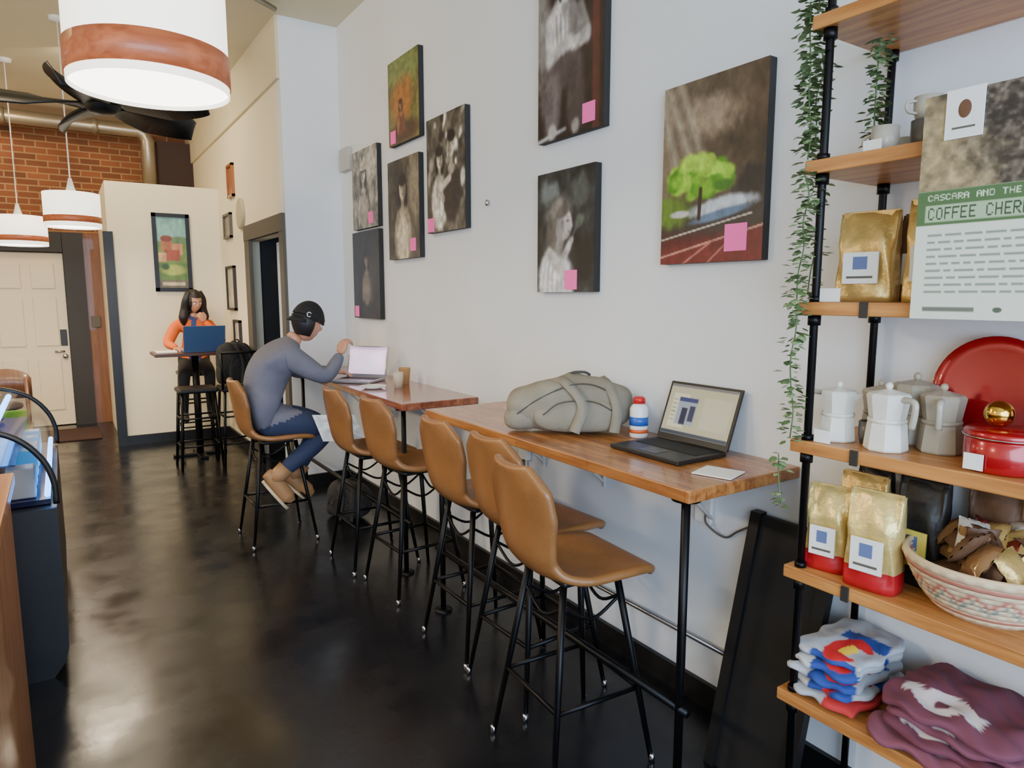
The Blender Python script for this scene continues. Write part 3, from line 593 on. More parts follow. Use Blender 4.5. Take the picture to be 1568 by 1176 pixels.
def mug(loc,r,h,m,name='espresso_cup',yaw=0):
    e=empty(name); x,y,z=loc; lathe('cup',[(0,0),(r*.8,0),(r,h*.4),(r,h),(r-.004,h),(r-.004,h*.4),(r*.7,.005),(0,.005)],m,e,loc,24)
    a=math.radians(yaw); d=V((math.cos(a),math.sin(a),0)); c=V(loc)
    tube('handle',[c+d*(r-.002)+V((0,0,h*.8)),c+d*(r+.022)+V((0,0,h*.7)),c+d*(r+.02)+V((0,0,h*.35)),c+d*(r-.004)+V((0,0,h*.25))],.004,m,e,8,sp=5); return e
M_cer=mat('grey_ceramic',(.68,.66,.60),.3); M_cerd=mat('dark_ceramic',(.34,.32,.30),.3)
mug((1.76,.97,sz(1)),.032,.065,M_cer,yaw=90); mug((1.82,.90,sz(1)),.036,.075,M_cerd,yaw=200); mug((1.90,.90,sz(1)),.034,.10,M_cer,yaw=100); mug((1.78,.80,sz(1)),.034,.07,M_cer); mug((1.91,1.0,sz(1)),.03,.06,M_cer)
mug((1.82,.90,sz(1)+.076),.033,.055,M_cer,yaw=150)
box('price_tag',(1.715,.955,sz(1)),(1.72,1.0,sz(1)+.03),M_label)
pe=empty('coffee_info_poster')
p=Pic(340,260,(.86,.84,.76)); u,v=p.u,p.v
n=fbm(u,v*1.2,26,3); n2=fbm(u,v*1.5,5,8); n3=vnoise(u,v*1.2,50,12)
g_=np.clip((n-.36)*3.2,0,1)*.5+np.clip((n3-.35)*1.8,0,1)*.5
base=np.outer(g_,[.36,.33,.29])+np.array([.16,.14,.12]); edge=np.clip(((u-.11)+(n2-.5)*.35-(v-.2)*.45)*6,0,1); tan_=np.outer(.60+.6*n,[.68,.60,.44])
base=base*edge[:,None]+tan_*(1-edge[:,None]); p.c=np.where((v<.42)[:,None],base,p.c)
p.rect(-.1,.42,1.1,.575,(.27,.40,.24)).rect(-.1,.575,1.1,1.1,(.84,.87,.81))
p.text('CASCARA AND THE',.05,.440,.022,.026,(.80,.86,.75)); p.rect(.04,.485,1.0,.56,(.62,.72,.58)); p.text('COFFEE CHERRY',.055,.498,.030,.05,(.14,.24,.15)); p.text('COFFEE CHERRY',.57,.498,.030,.05,(.14,.24,.15))
rs=random.Random(5)
for k in range(9):
    x=.06; L_=(.93 if k%4<3 else .55)
    while x<L_:
        w_=rs.uniform(.03,.09); p.rect(x,.615+.032*k,min(x+w_,L_),.625+.032*k,(.50,.54,.49)); x+=w_+.015
p.rect(.06,.945,.3,.965,(.4,.42,.38)); p.ell(.40,.955,.02,.012,(.3,.35,.3),.2); p.rect(.55,.945,.75,.965,(.5,.52,.48))
box('board',(1.648,.38,1.567),(1.656,.822,2.055),M_dark,pe); picmesh('print',p,(1.6465,.822,2.055),(0,-.442,0),(0,0,-.488),vcmat('poster_print',.5),pe)
box('card',(1.642,.70,1.955),(1.6455,.775,2.058),M_label,pe); ellip('card_icon',(1.6415,.737,2.015),(.001,.013,.019),M_brownbag,pe); box('card_text',(1.6412,.715,1.975),(1.642,.76,1.979),MATS['frame_grey'],pe)
def moka(loc,s,m,yaw=0,name='moka_pot'):
    e=empty(name); e.location=loc; e.rotation_euler=(0,0,math.radians(yaw)); e.scale=(s,s,s)
    def octo(nm,prof):
        o=lathe(nm,prof,m,e,(0,0,0),8,False); return o
    octo('boiler',[(0,0),(.054,0),(.057,.005),(.050,.075),(.046,.080),(0,.080)]); lathe('collar',[(.046,.078),(.050,.080),(.050,.088),(.046,.090)],m,e,(0,0,0),24)
    octo('upper_pot',[(0,.088),(.046,.088),(.056,.152),(.055,.154),(0,.154)]); octo('lid',[(.056,.154),(.050,.160),(.01,.171),(0,.172)]); ellip('knob',(0,0,.180),(.010,.010,.011),m,e)
    tube('handle',[(.048,0,.148),(.090,0,.146),(.094,0,.115),(.087,0,.075)],.0085,M_cer,e,8,sp=6)
    vs=[V((-.046,-.016,.152)),V((-.046,.016,.152)),V((-.074,0,.155)),V((-.041,0,.115))]; obj('spout',mesh(vs,[(0,2,3),(1,3,2),(0,1,2)]),m,False,e)
    return e
M_mw=mat('enamel_white',(.86,.85,.80),.35); M_mg=mat('enamel_grey',(.66,.62,.54),.4)
moka((1.77,1.055,sz(3)),.86,M_mw,100); moka((1.76,.915,sz(3)),.92,M_mw,-110); moka((1.85,.825,sz(3)),.92,M_mg,200); moka((1.90,1.01,sz(3)),.85,M_mg,30); moka((1.91,.92,sz(3)),1.0,M_mg,60)
mug((1.80,.98,sz(3)),.028,.06,M_cerd,yaw=-40)
box('price_tag',(1.695,1.03,sz(3)),(1.70,1.075,sz(3)+.035),M_label)
M_redm=mat('red_enamel',(.62,.04,.09),.25,metal=.2,coat=.5)
pl=empty('red_serving_plate'); lathe('plate',[(0,0),(.12,0),(.145,.012),(.147,.014),(.145,.018),(.115,.008),(0,.008)],M_redm,pl,(1.985,.765,1.223+.147),48,axis=(-1,0,.12))
tn=empty('red_coffee_tin'); lathe('tin',[(0,0),(.080,0),(.083,.004),(.083,.070),(.081,.072),(.085,.074),(.085,.088),(.081,.092),(0,.094)],M_redm,tn,(1.785,.655,sz(3)),40)
ellip('gold_knob',(1.785,.675,sz(3)+.126),(.031,.031,.031),mat('brass',(.85,.68,.30),.15,metal=1),tn); box('label',(1.696,.665,sz(3)+.005),(1.699,.705,sz(3)+.042),M_label,tn); tube('band',[(1.785+.086*math.cos(a),.655+.086*math.sin(a),sz(3)+.078) for a in np.linspace(0,6.283,40)],.002,M_chrome,tn,6)
kp=empty('espresso_machine'); box('body',(1.86,.42,sz(3)),(1.98,.57,sz(3)+.2),M_redm,kp,.015); lathe('boiler',[(0,0),(.03,0),(.03,.09),(.02,.1),(0,.1)],M_chrome,kp,(1.79,.52,sz(3)+.1),24); box('foot',(1.75,.45,sz(3)),(1.86,.56,sz(3)+.1),M_blackp,kp,.01)
# woven basket
be=empty('woven_basket'); bc=V((1.84,.685,sz(4)))
prof=[(.085,0),(.11,.012),(.135,.04),(.155,.075),(.172,.11),(.18,.13)]
p=Pic(129,50,(.82,.74,.60)); uu,vv=p.u,p.v
p.mask(((np.floor(uu*64)+np.floor(vv*13))%2)*.45,(.64,.54,.42)); p.mask((np.abs(vv-.14)<.03)*.8,(.66,.36,.30))
zz=np.abs(((uu*16)%1)-.5)*2*.20+.30; p.mask((np.abs(vv-zz)<.04)*.85,(.66,.32,.28)); p.mask((np.abs(vv-zz-.13)<.03)*.8,(.36,.46,.44)); p.mask((np.abs(vv-.76)<.025)*.8,(.66,.36,.3))
def bw(P_,u_,v_):
    z=np.interp(v_,[0,1],[.13,0]); r=np.interp(z,[q[1] for q in prof],[q[0] for q in prof]); r+=.0025*math.sin(v_*60)
    a=-u_*2*math.pi; return bc+V((r*math.cos(a),r*math.sin(a),z))
o=picmesh('weave',p,(0,0,0),(1,0,0),(0,0,-1),vcmat('basket_weave',.8),be,bw); s=o.modifiers.new('s','SOLIDIFY'); s.thickness=.008; s.offset=-1
tube('rim',[bc+V((.18*math.cos(a),.18*math.sin(a),.132)) for a in np.linspace(0,2*math.pi,60)],.008,mat('straw',(.82,.72,.56),.8),be,8); lathe('base',[(0,.004),(.086,.004)],MATS['straw'],be,bc,24)
rs=random.Random(11); Ms=[M_brownbag,mat('kraft2',(.62,.47,.30),.45),mat('red_wrap',(.50,.16,.12),.4),M_gold,M_brownbag,mat('clear_wrap',(.52,.38,.24),.12,metal=.2),mat('white_wrap',(.82,.80,.74),.4)]
pk=empty('wrapped_snack_packets')
lathe('filling',[(0,.10),(.10,.095),(.150,.07),(.10,.02)],M_brownbag,pk,bc,32)
def packet(i,c,rotm,w,h,t,m):
    N=10; vs=[]
    for a in range(N+1):
        for b_ in range(N+1):
            x=-1+2*a/N; y=-1+2*b_/N; z=t*max(0,(1-x**4))*max(0,(1-y*y))**.5+.002*math.sin(a*2.3+b_*1.7); 
            vs.append((x*w*(1+.06*abs(y)),y*h,z))
    n1=(N+1)**2; vs+= [(x,y,-z*.8) for x,y,z in vs]
    fs=[(a*(N+1)+b_,(a+1)*(N+1)+b_,(a+1)*(N+1)+b_+1,a*(N+1)+b_+1) for a in range(N) for b_ in range(N)]; fs+=[tuple(reversed([q+n1 for q in f])) for f in fs]
    obj('packet_%d'%i,mesh([rotm@V(q)+c for q in vs],fs),m,True,pk)
for i in range(22):
    a=rs.uniform(0,6.28); r=rs.uniform(.02,.115); c=bc+V((r*math.cos(a),r*math.sin(a),.125+rs.uniform(0,.045)))
    q=(Matrix.Rotation(rs.uniform(0,6.28),3,'Z')@Matrix.Rotation(rs.uniform(.5,1.35),3,'X')@Matrix.Rotation(rs.uniform(-.4,.4),3,'Y'))
    packet(i,c,q,.036,.048,.018,Ms[i%7])
# folded shirts
def shirts(name,c,w,d,th,n,fn,rough=.9,seed=0,jit=.01,wobk=1.0):
    e=empty(name); rs=random.Random(seed); z=c[2]
    for k in range(n):
        dx,dy=rs.uniform(-jit,jit),rs.uniform(-jit,jit); yaw=rs.uniform(-.08,.08)
        bm=bmesh.new(); bmesh.ops.create_uvsphere(bm,u_segments=96,v_segments=48,radius=1)
        for v in bm.verts:
            q=V((v.co.x,v.co.y,math.copysign(abs(v.co.z)**.6,v.co.z))); r=math.hypot(v.co.x,v.co.y)
            if r>1e-5:
                sc=min(1,r**.9)/max(abs(v.co.x),abs(v.co.y)); sc*=(1-.10*(min(abs(v.co.x),abs(v.co.y))/max(abs(v.co.x),abs(v.co.y)))**4); q.x=v.co.x*sc; q.y=v.co.y*sc
            wob=wobk*(.12*math.sin(q.x*5+k*2+q.y*3)+.10*math.sin(q.y*9+k)+.08*math.sin(q.x*14-q.y*11+k))
            fold=.10*math.sin(q.z*9+q.y*4+k)*(r>.8)
            v.co=V((q.x*d/2*(1+.03*fold)+.007*math.sin(q.y*7+k*3),q.y*w/2*(1+.03*fold)+.007*math.sin(q.x*8+k*1.7),(q.z*(1)+wob)*th/2))
            v.co=Matrix.Rotation(yaw,3,'Z')@v.co+V((c[0]+dx,c[1]+dy,z+th/2))
        me=bm2me(bm); at=me.color_attributes.new('Col','FLOAT_COLOR','POINT')
        arr=[]
        for v in me.vertices:
            l=lin(fn(k,(v.co.x-c[0])/d*2,(v.co.y-c[1])/w*2,(v.co.z-z)/th)); arr+=[*l,1]
        at.data.foreach_set('color',np.array(arr,np.float32)); obj('garment_%d'%(k+1),me,vcmat('tshirt_cloth',.9),True,e); z+=th*.90
    return e
def greyfn(k,x,y,z):
    base=(.76,.77,.78) if k%2 else (.68,.70,.73)
    yy=y+.28+.06*math.sin(k*2.1+x*4); 
    if k>=1:
        r=math.hypot(yy,(x+.45))
        if r<.2: return (.98,.82,.22)
        if r<.52 and not(yy<-.12 and abs(x+.45)<.22): return (.80,.12,.14)
        if abs(yy)<.62 and (x<-.78+.1*math.sin(k*3) or -.05<x<.35): return (.16,.27,.58)
    elif -.9<yy<.2: return (.74,.18,.18)
    return base
shirts('folded_tshirt_stack',(1.835,1.01,sz(5)+.002),.20,.29,.034,5,greyfn,seed=3,jit=.012)
def marfn(k,x,y,z):
    yy=y+.05-.2*(k%2); xx=x+.45
    if abs(yy)<.62 and abs(xx)<.50 and (math.hypot(yy/.34,xx/.36)<1 or abs(xx-.12*math.sin(yy*9+k))<.16) and not(math.hypot(yy/.12,(xx+.02)/.13)<1): return (.86,.82,.82)
    return (.42,.22,.28) if k%2 else (.48,.27,.33)
shirts('folded_maroon_tshirts',(1.82,.70,sz(5)+.002),.32,.31,.038,4,marfn,seed=8,jit=.022,wobk=2.0)
shirts('folded_maroon_tshirts',(1.83,.30,sz(5)+.002),.32,.33,.038,3,marfn,seed=9,jit=.015,wobk=1.6)
ab=empty('chalkboard_sign'); M_ab=mat('sign_black',(.05,.05,.055),.5)
def slab(nm,b0,b1,h,lean,th,m):
    b0,b1=V(b0),V(b1); up=V((lean,0,h)); n=V((th,0,0)); vs=[b0,b1,b1+up,b0+up]; vs+=[q+n for q in vs]
    obj(nm,mesh(vs,[(0,1,2,3),(7,6,5,4),(0,4,5,1),(1,5,6,2),(2,6,7,3),(3,7,4,0)]),m,False,ab)
slab('board',(1.79,1.46,.0),(1.79,1.17,.0),.86,.2,.02,mat('slate',(.06,.06,.065),.6))
slab('frame_left',(1.775,1.475,.0),(1.775,1.435,.0),.87,.2,.035,M_ab); slab('frame_right',(1.775,1.19,0),(1.775,1.15,0),.87,.2,.035,M_ab)
# ------------------------------------------------------------------ display case + service counter (left)
sc=empty('service_counter'); box('front_panel',(-1.0,-.8,0),(-.18,2.70,1.0),M_shelfu,sc,.004); box('counter_top',(-1.05,-.85,1.0),(-.165,2.74,1.04),wood('service_top',(.50,.30,.15),(.62,.40,.2),1,.3),sc,.004)
ce=empty('pastry_display_case')
pr=[(-.95,.0),(-.13,.0),(-.085,.06),(-.07,.12),(-.07,.74),(-.95,.74)]
def prism(nm,pr,y0,y1,m,parent,capm=None):
    n=len(pr); vs=[V((x,y0,z)) for x,z in pr]+[V((x,y1,z)) for x,z in pr]; fs=[tuple(range(n)),tuple(range(2*n-1,n-1,-1))]+[(i,i+n,(i+1)%n+n,(i+1)%n) for i in range(n)]
    return obj(nm,mesh(vs,fs),m,False,parent)
prism('body',pr,3.35,4.85,mat('case_black',(.03,.035,.055),.4),ce)
gl=mat('case_glass',(.04,.07,.18),.08,alpha=.55,spec=.4)
gp=catmull([(-.07,0,.75),(-.074,0,.85),(-.11,0,.95),(-.19,0,1.04),(-.31,0,1.09),(-.45,0,1.10)],6)
vs=[];n=len(gp)
for q in gp: vs+=[V((q.x,3.40,q.z)),V((q.x,4.80,q.z))]
obj('curved_glass',mesh(vs,[(2*i,2*i+1,2*i+3,2*i+2) for i in range(n-1)]),gl,True,ce)
vs=[V((q.x,3.392,q.z)) for q in gp]+[V((-.92,3.392,1.10)),V((-.92,3.392,.75))]
obj('end_glass',mesh(vs,[tuple(range(len(vs)))]),gl,False,ce)
for y in (3.385,4.80):
    tube('glass_trim',[V((q.x,y,q.z)) for q in gp],.012,M_blackp,ce,8)
box('top_cap',(-.95,3.37,1.10),(-.43,4.83,1.13),M_blackp,ce); box('back_panel',(-.95,3.37,.74),(-.92,4.83,1.10),mat('case_back',(.10,.16,.35),.3),ce)
lit=mat('case_light',(.55,.80,1),.4,emit=14.0,emitcol=(.35,.65,1)); tube('light_tube',[(-.28,3.42,1.05),(-.28,4.78,1.05)],.014,lit,ce); tube('light_tube_front',[(-.10,3.42,.785),(-.10,4.78,.785)],.012,lit,ce)
box('glass_shelf',(-.88,3.42,.92),(-.2,4.78,.926),mat('shelf_glass',(.10,.18,.45),.08,alpha=.6),ce); box('deck',(-.92,3.42,.745),(-.09,4.78,.765),mat('deck_blue',(.07,.10,.24),.15),ce)
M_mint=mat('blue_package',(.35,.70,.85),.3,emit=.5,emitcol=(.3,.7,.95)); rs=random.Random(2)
for i in range(12): box('carton_%d'%i,(-.24-.22*(i%2),3.46+.21*(i//2),.768),(-.14-.22*(i%2),3.56+.21*(i//2),.85+.05*rs.random()),M_mint if i%3 else M_label,ce,.006)
for i in range(6): ellip('pastry',(-.35,3.55+.22*i,.945),(.05,.05,.022),mat('pastry_crust',(.42,.36,.42),.6),ce,seg=14)
L=bpy.data.lights.new('case_lamp','AREA'); L.shape='RECTANGLE'; L.size=.1; L.size_y=1.3; L.energy=5; L.color=(.3,.55,1); lo=bpy.data.objects.new('case_lamp',L); COL.objects.link(lo); lo.location=(-.34,4.1,1.03); lo.parent=ce
# cafe table, chair, green chair (far left)
te=empty('cafe_table'); lathe('top',[(0,.0),(.32,.0),(.325,.012),(.32,.025),(0,.025)],mat('table_dark',(.20,.17,.15),.4),te,(-.62,6.6,.74),40); tube('pedestal',[(-.62,6.6,.02),(-.62,6.6,.74)],.03,M_black,te); lathe('foot',[(0,.03),(.05,.03),(.24,.008),(.24,0),(0,0)],M_black,te,(-.62,6.6,0),32)
M_wc=wood('chair_wood',(.30,.19,.13),(.42,.27,.18),2,.4)
cc=empty('wooden_chair')
for i,(x,y,t) in enumerate(((-.60,7.10,.45),(-.30,7.10,.45),(-.60,7.48,.88),(-.30,7.48,.88))): tube('leg_%d'%(i+1),[(x,y,0),(x,y,t)],.017,M_wc,cc)
box('seat',(-.63,7.08,.45),(-.27,7.5,.48),M_wc,cc,.01); 
vs=[]
for i in range(13):
    t=i/12; x=-.63+.36*t; yb=7.48+.05*math.sin(math.pi*t); zt=.88+.09*math.sin(math.pi*t)**.6
    vs+=[V((x,yb,.70)),V((x,yb,zt))]
o=obj('back_rest',mesh(vs,[(2*i,2*i+2,2*i+3,2*i+1) for i in range(12)]),M_wc,True,cc); o.modifiers.new('s','SOLIDIFY').thickness=.02
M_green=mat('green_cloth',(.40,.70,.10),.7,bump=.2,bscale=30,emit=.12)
gc=empty('green_chair'); box('seat',(-.58,6.02,.44),(-.28,6.30,.47),M_green,gc,.01); box('back',(-.40,5.98,.44),(-.25,6.02,.80),M_green,gc,.015)
for i,(x,y) in enumerate(((-.56,6.04),(-.30,6.04),(-.56,6.28),(-.30,6.28))): tube('leg_%d'%(i+1),[(x,y,0),(x,y,.44)],.012,M_black,gc)
nh=empty('napkin_holder'); box('body',(-.55,6.45,.766),(-.42,6.52,.86),M_dark,nh,.005); box('napkins',(-.54,6.46,.86),(-.43,6.51,.875),M_label,nh)
# ------------------------------------------------------------------ high table + black stools (back)
ht=empty('high_table'); box('top',(.72,7.25,1.03),(1.45,7.70,1.06),mat('table_walnut',(.25,.16,.12),.35),ht,.005); tube('pedestal',[(1.1,7.48,.02),(1.1,7.48,1.03)],.035,M_black,ht); box('foot_a',(.85,7.44,0),(1.35,7.52,.025),M_black,ht,.005); box('foot_b',(1.06,7.24,0),(1.14,7.70,.025),M_black,ht,.005)
def bstool(x,y,z=.76,back=False):
    e=empty('black_bar_stool'); e.location=(x,y,0)
    box('seat',(-.17,-.16,z-.045),(.17,.16,z),M_blackp,e,.018); T=[]
    for sx in (-1,1):
        for sy in (-1,1): T.append(([(sx*.14,sy*.13,z-.04),(sx*.18,sy*.17,0)],.013))
    for zz,k in ((.22,.165),(.48,.155)):
        for a,b_ in (((-1,-1),(1,-1)),((1,-1),(1,1)),((1,1),(-1,1)),((-1,1),(-1,-1))): T.append(([(a[0]*k,a[1]*(k-.01),zz),(b_[0]*k,b_[1]*(k-.01),zz)],.009))
    if back:
        T+= [([(-.16,-.15,z-.02),(-.17,-.2,z+.33)],.012),([(.16,-.15,z-.02),(.17,-.2,z+.33)],.012),([(-.17,-.2,z+.33),(.17,-.2,z+.33)],.012)]
    tubes('leg_frame',T,M_black,e,10); return e
bstool(1.02,6.98); bstool(1.38,6.92,back=True)
backpack('black_backpack',(1.38,6.98,.765),10,.34,.22,.44,(.07,.07,.08),(.03,.03,.03))
laptop((1.17,7.32,1.062),-90,105,Pic(4,4,(.7,.8,.95)),body=mat('laptop_blue',(.20,.30,.46),.35),w=.38,d=.27)
box('notebook',(.75,7.36,1.061),(.93,7.56,1.075),M_label,None,.003)
# ------------------------------------------------------------------ people
def skin_mesh(name,J,E,root,override,mats,parent,sub=2):
    names=list(J); idx={n:i for i,n in enumerate(names)}
    me=bpy.data.meshes.new(name); me.from_pydata([tuple(J[n][0]) for n in names],[(idx[a],idx[b]) for a,b,_ in E],[])
    o=bpy.data.objects.new(name,me); COL.objects.link(o)
    md=o.modifiers.new('skin','SKIN'); sv=me.skin_vertices[0].data
    for n in names:
        r=J[n][1]; r=r if isinstance(r,tuple) else (r,r); sv[idx[n]].radius=r; sv[idx[n]].use_root=(n==root)
    md.use_smooth_shade=True
    s=o.modifiers.new('sub','SUBSURF'); s.levels=sub; s.render_levels=sub
    dg=bpy.context.evaluated_depsgraph_get(); dg.update(); ev=o.evaluated_get(dg); m2=bpy.data.meshes.new_from_object(ev)
    bpy.data.objects.remove(o)
    for m in mats: m2.materials.append(m)
    segs=[(V(J[a][0]),V(J[b][0]),(J[a][1] if not isinstance(J[a][1],tuple) else max(J[a][1])),(J[b][1] if not isinstance(J[b][1],tuple) else max(J[b][1])),r) for a,b,r in E]
    for p_ in m2.polygons:
        c=p_.center; best=None
        for a,b_,ra,rb,r in segs:
            d=b_-a; t=max(0,min(1,(c-a).dot(d)/max(d.length_squared,1e-9))); dist=(c-a-d*t).length/(ra+(rb-ra)*t)
            if best is None or dist<best[0]: best=(dist,r)
        r=best[1]
        if override: r=override(c,r)
        p_.material_index=r; p_.use_smooth=True
    o=bpy.data.objects.new(name,m2); COL.objects.link(o); o.parent=parent; return o
def hand(name,wrist,f,n,side,m,parent,curl=.5,s=1.0):
    f=V(f).normalized(); n=V(n); n=(n-f*n.dot(f)).normalized(); t=f.cross(n)*side; w=V(wrist); G=[]
    bm=bmesh.new(); bmesh.ops.create_uvsphere(bm,u_segments=16,v_segments=12,radius=1)
    for v in bm.verts:
        q=V([math.copysign(abs(c)**.75,c) for c in v.co]); v.co=w+(f*(.048+q.x*.05)+t*q.y*.040+n*q.z*.015)*s
    bm.verts.ensure_lookup_table(); G.append(([v.co.copy() for v in bm.verts],[tuple(v.index for v in fc.verts) for fc in bm.faces])); bm.free()
    for k,(off,L) in enumerate(((.029,.070),(.010,.080),(-.010,.074),(-.029,.058))):
        p0=w+(f*.075+t*off)*s; a=0; pts=[p0]; d=f
        for q,fr in enumerate((.2,.42,.3,.24)):
            a+=curl*(.25,.75,.7,.45)[q]*(1+.08*k); d=f*math.cos(a)+n*math.sin(a)+t*off*1.5; pts.append(pts[-1]+d.normalized()*L*fr*s)
        G.append(tube_geo(catmull(pts,4),[.0095*s,.009*s,.0085*s,.008*s,.005*s],10))
    p0=w+(f*.022+t*.028)*s; pts=[p0,p0+(f*.022+t*.022+n*.006)*s,p0+(f*.05+t*.030+n*.014)*s,p0+(f*.072+t*.028+n*.02)*s]
    G.append(tube_geo(catmull(pts,4),[.013*s,.011*s,.0095*s,.006*s],10))
    v,fc=merge(G); return obj(name,mesh(v,fc),m,True,parent)
def headfn(v):
    x,y,z=v; r=V((x*.074,y*.094,z*.116))
    if z<0:
        k=1-.34*(-z)**1.4; r.x*=k
        if y<0: r.y*=1-.45*(-z)
        else: r.y*=1-.05*(-z); 
    if y>.3:
        r.y*=.97
        r.y+=.020*math.exp(-(x/.13)**2-((z+.16)/.16)**2)
        r.y+=.007*math.exp(-(x/.10)**2-((z-.05)/.18)**2)
        r.y-=.009*(math.exp(-((x-.40)/.17)**2-((z-.03)/.12)**2)+math.exp(-((x+.40)/.17)**2-((z-.03)/.12)**2))
        r.y+=.006*math.exp(-(x/.25)**2-((z+.52)/.09)**2)
        r.y+=.007*math.exp(-(x/.3)**2-((z+.86)/.12)**2)
        r.y+=.004*math.exp(-(x/.6)**2-((z-.22)/.08)**2)
    return r
def head(parent,c,fwd,up,skin,hairm,beard=None,s=1.0):
    fwd=V(fwd).normalized(); up=V(up); up=(up-fwd*up.dot(fwd)).normalized(); rt=fwd.cross(up); c=V(c)
    T=lambda r: c+(rt*r.x+fwd*r.y+up*r.z)*s
    bm=bmesh.new(); bmesh.ops.create_uvsphere(bm,u_segments=56,v_segments=40,radius=1)
    for f_ in bm.faces:
        m_=sum((v.co for v in f_.verts),V())/len(f_.verts)
        f_.material_index=0
        if beard and m_.z<-.30 and m_.y>-.15 and not(abs(m_.x)<.25 and -.58<m_.z<-.46 and m_.y>.5): f_.material_index=1
        elif m_.y>.6 and abs(m_.x)<.26 and -.575<m_.z<-.47: f_.material_index=2
    for v in bm.verts: v.co=T(headfn(v.co))
    me=bm2me(bm); obj('head',me,[skin,beard or skin,mat('lips',(.62,.34,.32),.5)],True,parent)
    for sx in (-1,1):
        ellip('eye',T(V((sx*.029,.080,.004))),(.011*s,)*3,mat('eye_white',(.9,.88,.85),.2),parent,seg=12); ellip('iris',T(V((sx*.029,.0895,.004))),(.0045*s,)*3,mat('iris',(.12,.07,.04),.2),parent,seg=10)
        tube('brow',[T(V((sx*.014,.092,.022))),T(V((sx*.03,.091,.027))),T(V((sx*.046,.080,.022)))],[.002,.003,.0015],hairm,parent,6,sp=4)
        ellip('ear',T(V((sx*.076,-.006,-.008))),(.007,.017,.028),skin,parent,rot=Matrix((rt,fwd,up)).transposed(),seg=14)
    return T
def hairshell(parent,T,m,test,k=1.08,name='hair',dz=0,rs=None):
    bm=bmesh.new(); bmesh.ops.create_uvsphere(bm,u_segments=56,v_segments=40,radius=1)
    bmesh.ops.delete(bm,geom=[f for f in bm.faces if not test(f.calc_center_median())],context='FACES')
    for v in bm.verts:
        r=headfn(v.co); n=.012*math.sin(v.co.x*23+v.co.z*9)*.25
        v.co=T(V((r.x*(k+n),r.y*(k+n),r.z*(k+n)+dz)))
    o=obj(name,bm2me(bm),m,True,parent); s=o.modifiers.new('s','SOLIDIFY'); s.thickness=.008; s.offset=1; return o
# --- man at counter
mn=empty('seated_man'); sweat=mat('slate_sweater',(.40,.40,.45),.9,noise=.12,nscale=10,bump=.5,bscale=22); jeans=mat('dark_jeans',(.15,.19,.30),.85,bump=.3,bscale=40); boots=mat('tan_boots',(.62,.46,.30),.6)
cy=4.60; z0=.735
J={'pelvis':((1.08,cy,z0+.10),(.165,.14)),'waist':((1.065,cy,z0+.24),(.16,.14)),'chest':((1.11,cy,z0+.41),(.18,.155)),'upper':((1.19,cy,z0+.51),(.135,.12)),'neck':((1.275,cy-.005,z0+.585),.06),'neck2':((1.315,cy-.01,z0+.63),.055),
'shR':((1.21,cy-.18,z0+.49),.085),'elR':((1.42,cy-.25,z0+.345),.062),'foR':((1.485,cy-.21,z0+.42),.050),'wrR':((1.545,cy-.17,z0+.495),.033),
'shL':((1.21,cy+.18,z0+.49),.085),'elL':((1.38,cy+.27,z0+.345),.060),'wrL':((1.60,cy+.17,z0+.35),.033),
'hpR':((1.10,cy-.095,z0+.065),.11),'thR':((1.28,cy-.12,z0+.05),.098),'knR':((1.475,cy-.13,z0-.01),.075),'caR':((1.31,cy-.13,z0-.14),.070),'anR':((1.13,cy-.13,z0-.27),.048),
'hpL':((1.10,cy+.095,z0+.065),.11),'thL':((1.28,cy+.12,z0+.05),.098),'knL':((1.48,cy+.13,z0-.0),.075),'caL':((1.40,cy+.11,z0-.16),.068),'anL':((1.29,cy+.06,z0-.32),.048)}
E=[('pelvis','waist',0),('waist','chest',0),('chest','upper',0),('upper','neck',0),('neck','neck2',2),('upper','shR',0),('shR','elR',0),('elR','foR',0),('foR','wrR',0),('upper','shL',0),('shL','elL',0),('elL','wrL',0),
('pelvis','hpR',1),('hpR','thR',1),('thR','knR',1),('knR','caR',1),('caR','anR',1),('pelvis','hpL',1),('hpL','thL',1),('thL','knL',1),('knL','caL',1),('caL','anL',1)]
def ovr(c,r):
    if r in (0,1) and c.x<1.27 and c.z<z0+.32 and abs(c.y-cy)<.24:
        return 0 if c.z>z0+.055+(c.x-1.08)*.35 else 1
    return r
skin_mesh('body',J,E,'pelvis',ovr,[sweat,jeans,M_skin],mn,sub=3)
T=head(mn,(1.375,cy-.02,z0+.70),(.93,.18,-.25),(.15,0,1),M_skin,M_hair,mat('beard',(.13,.09,.07),.8),s=1.04)
hairshell(mn,T,M_hair,lambda c:(c.y<.12 and -.62<c.z<.35),1.06)
hairshell(mn,T,mat('cap_black',(.04,.04,.045),.8),lambda c:c.z>.20-.14*c.y,1.12,'cap',.007)
tube('cap_band',[T(V((.084*math.cos(a),.105*math.sin(a),.024-.012*math.sin(a)))) for a in np.linspace(0,6.283,36)],.005,MATS['cap_black'],mn,8)
vs=[]
for i in range(13):
    a=math.radians(-90-62+124*i/12)
    for k,rr_ in enumerate((1.0,1.4)): vs.append(T(V((.083*rr_*math.cos(a)*(1 if k==0 else .8),.104*math.sin(a)-(.035*math.sin(math.pi*i/12) if k else 0),.03-.035*k))))
o=obj('cap_brim',mesh(vs,[(2*i,2*i+1,2*i+3,2*i+2) for i in range(12)]),MATS['cap_black'],True,mn); o.modifiers.new('s','SOLIDIFY').thickness=.005
tube('cap_logo',[T(V((.0885,-.045+.014*math.cos(a),.050+.014*math.sin(a)))) for a in np.linspace(.6,5.6,16)],.003,M_label,mn,6)
hand('hand_right',(1.545,cy-.17,z0+.495),(.35,.1,.9),(.75,.3,-.3),1,M_skin,mn,.9)
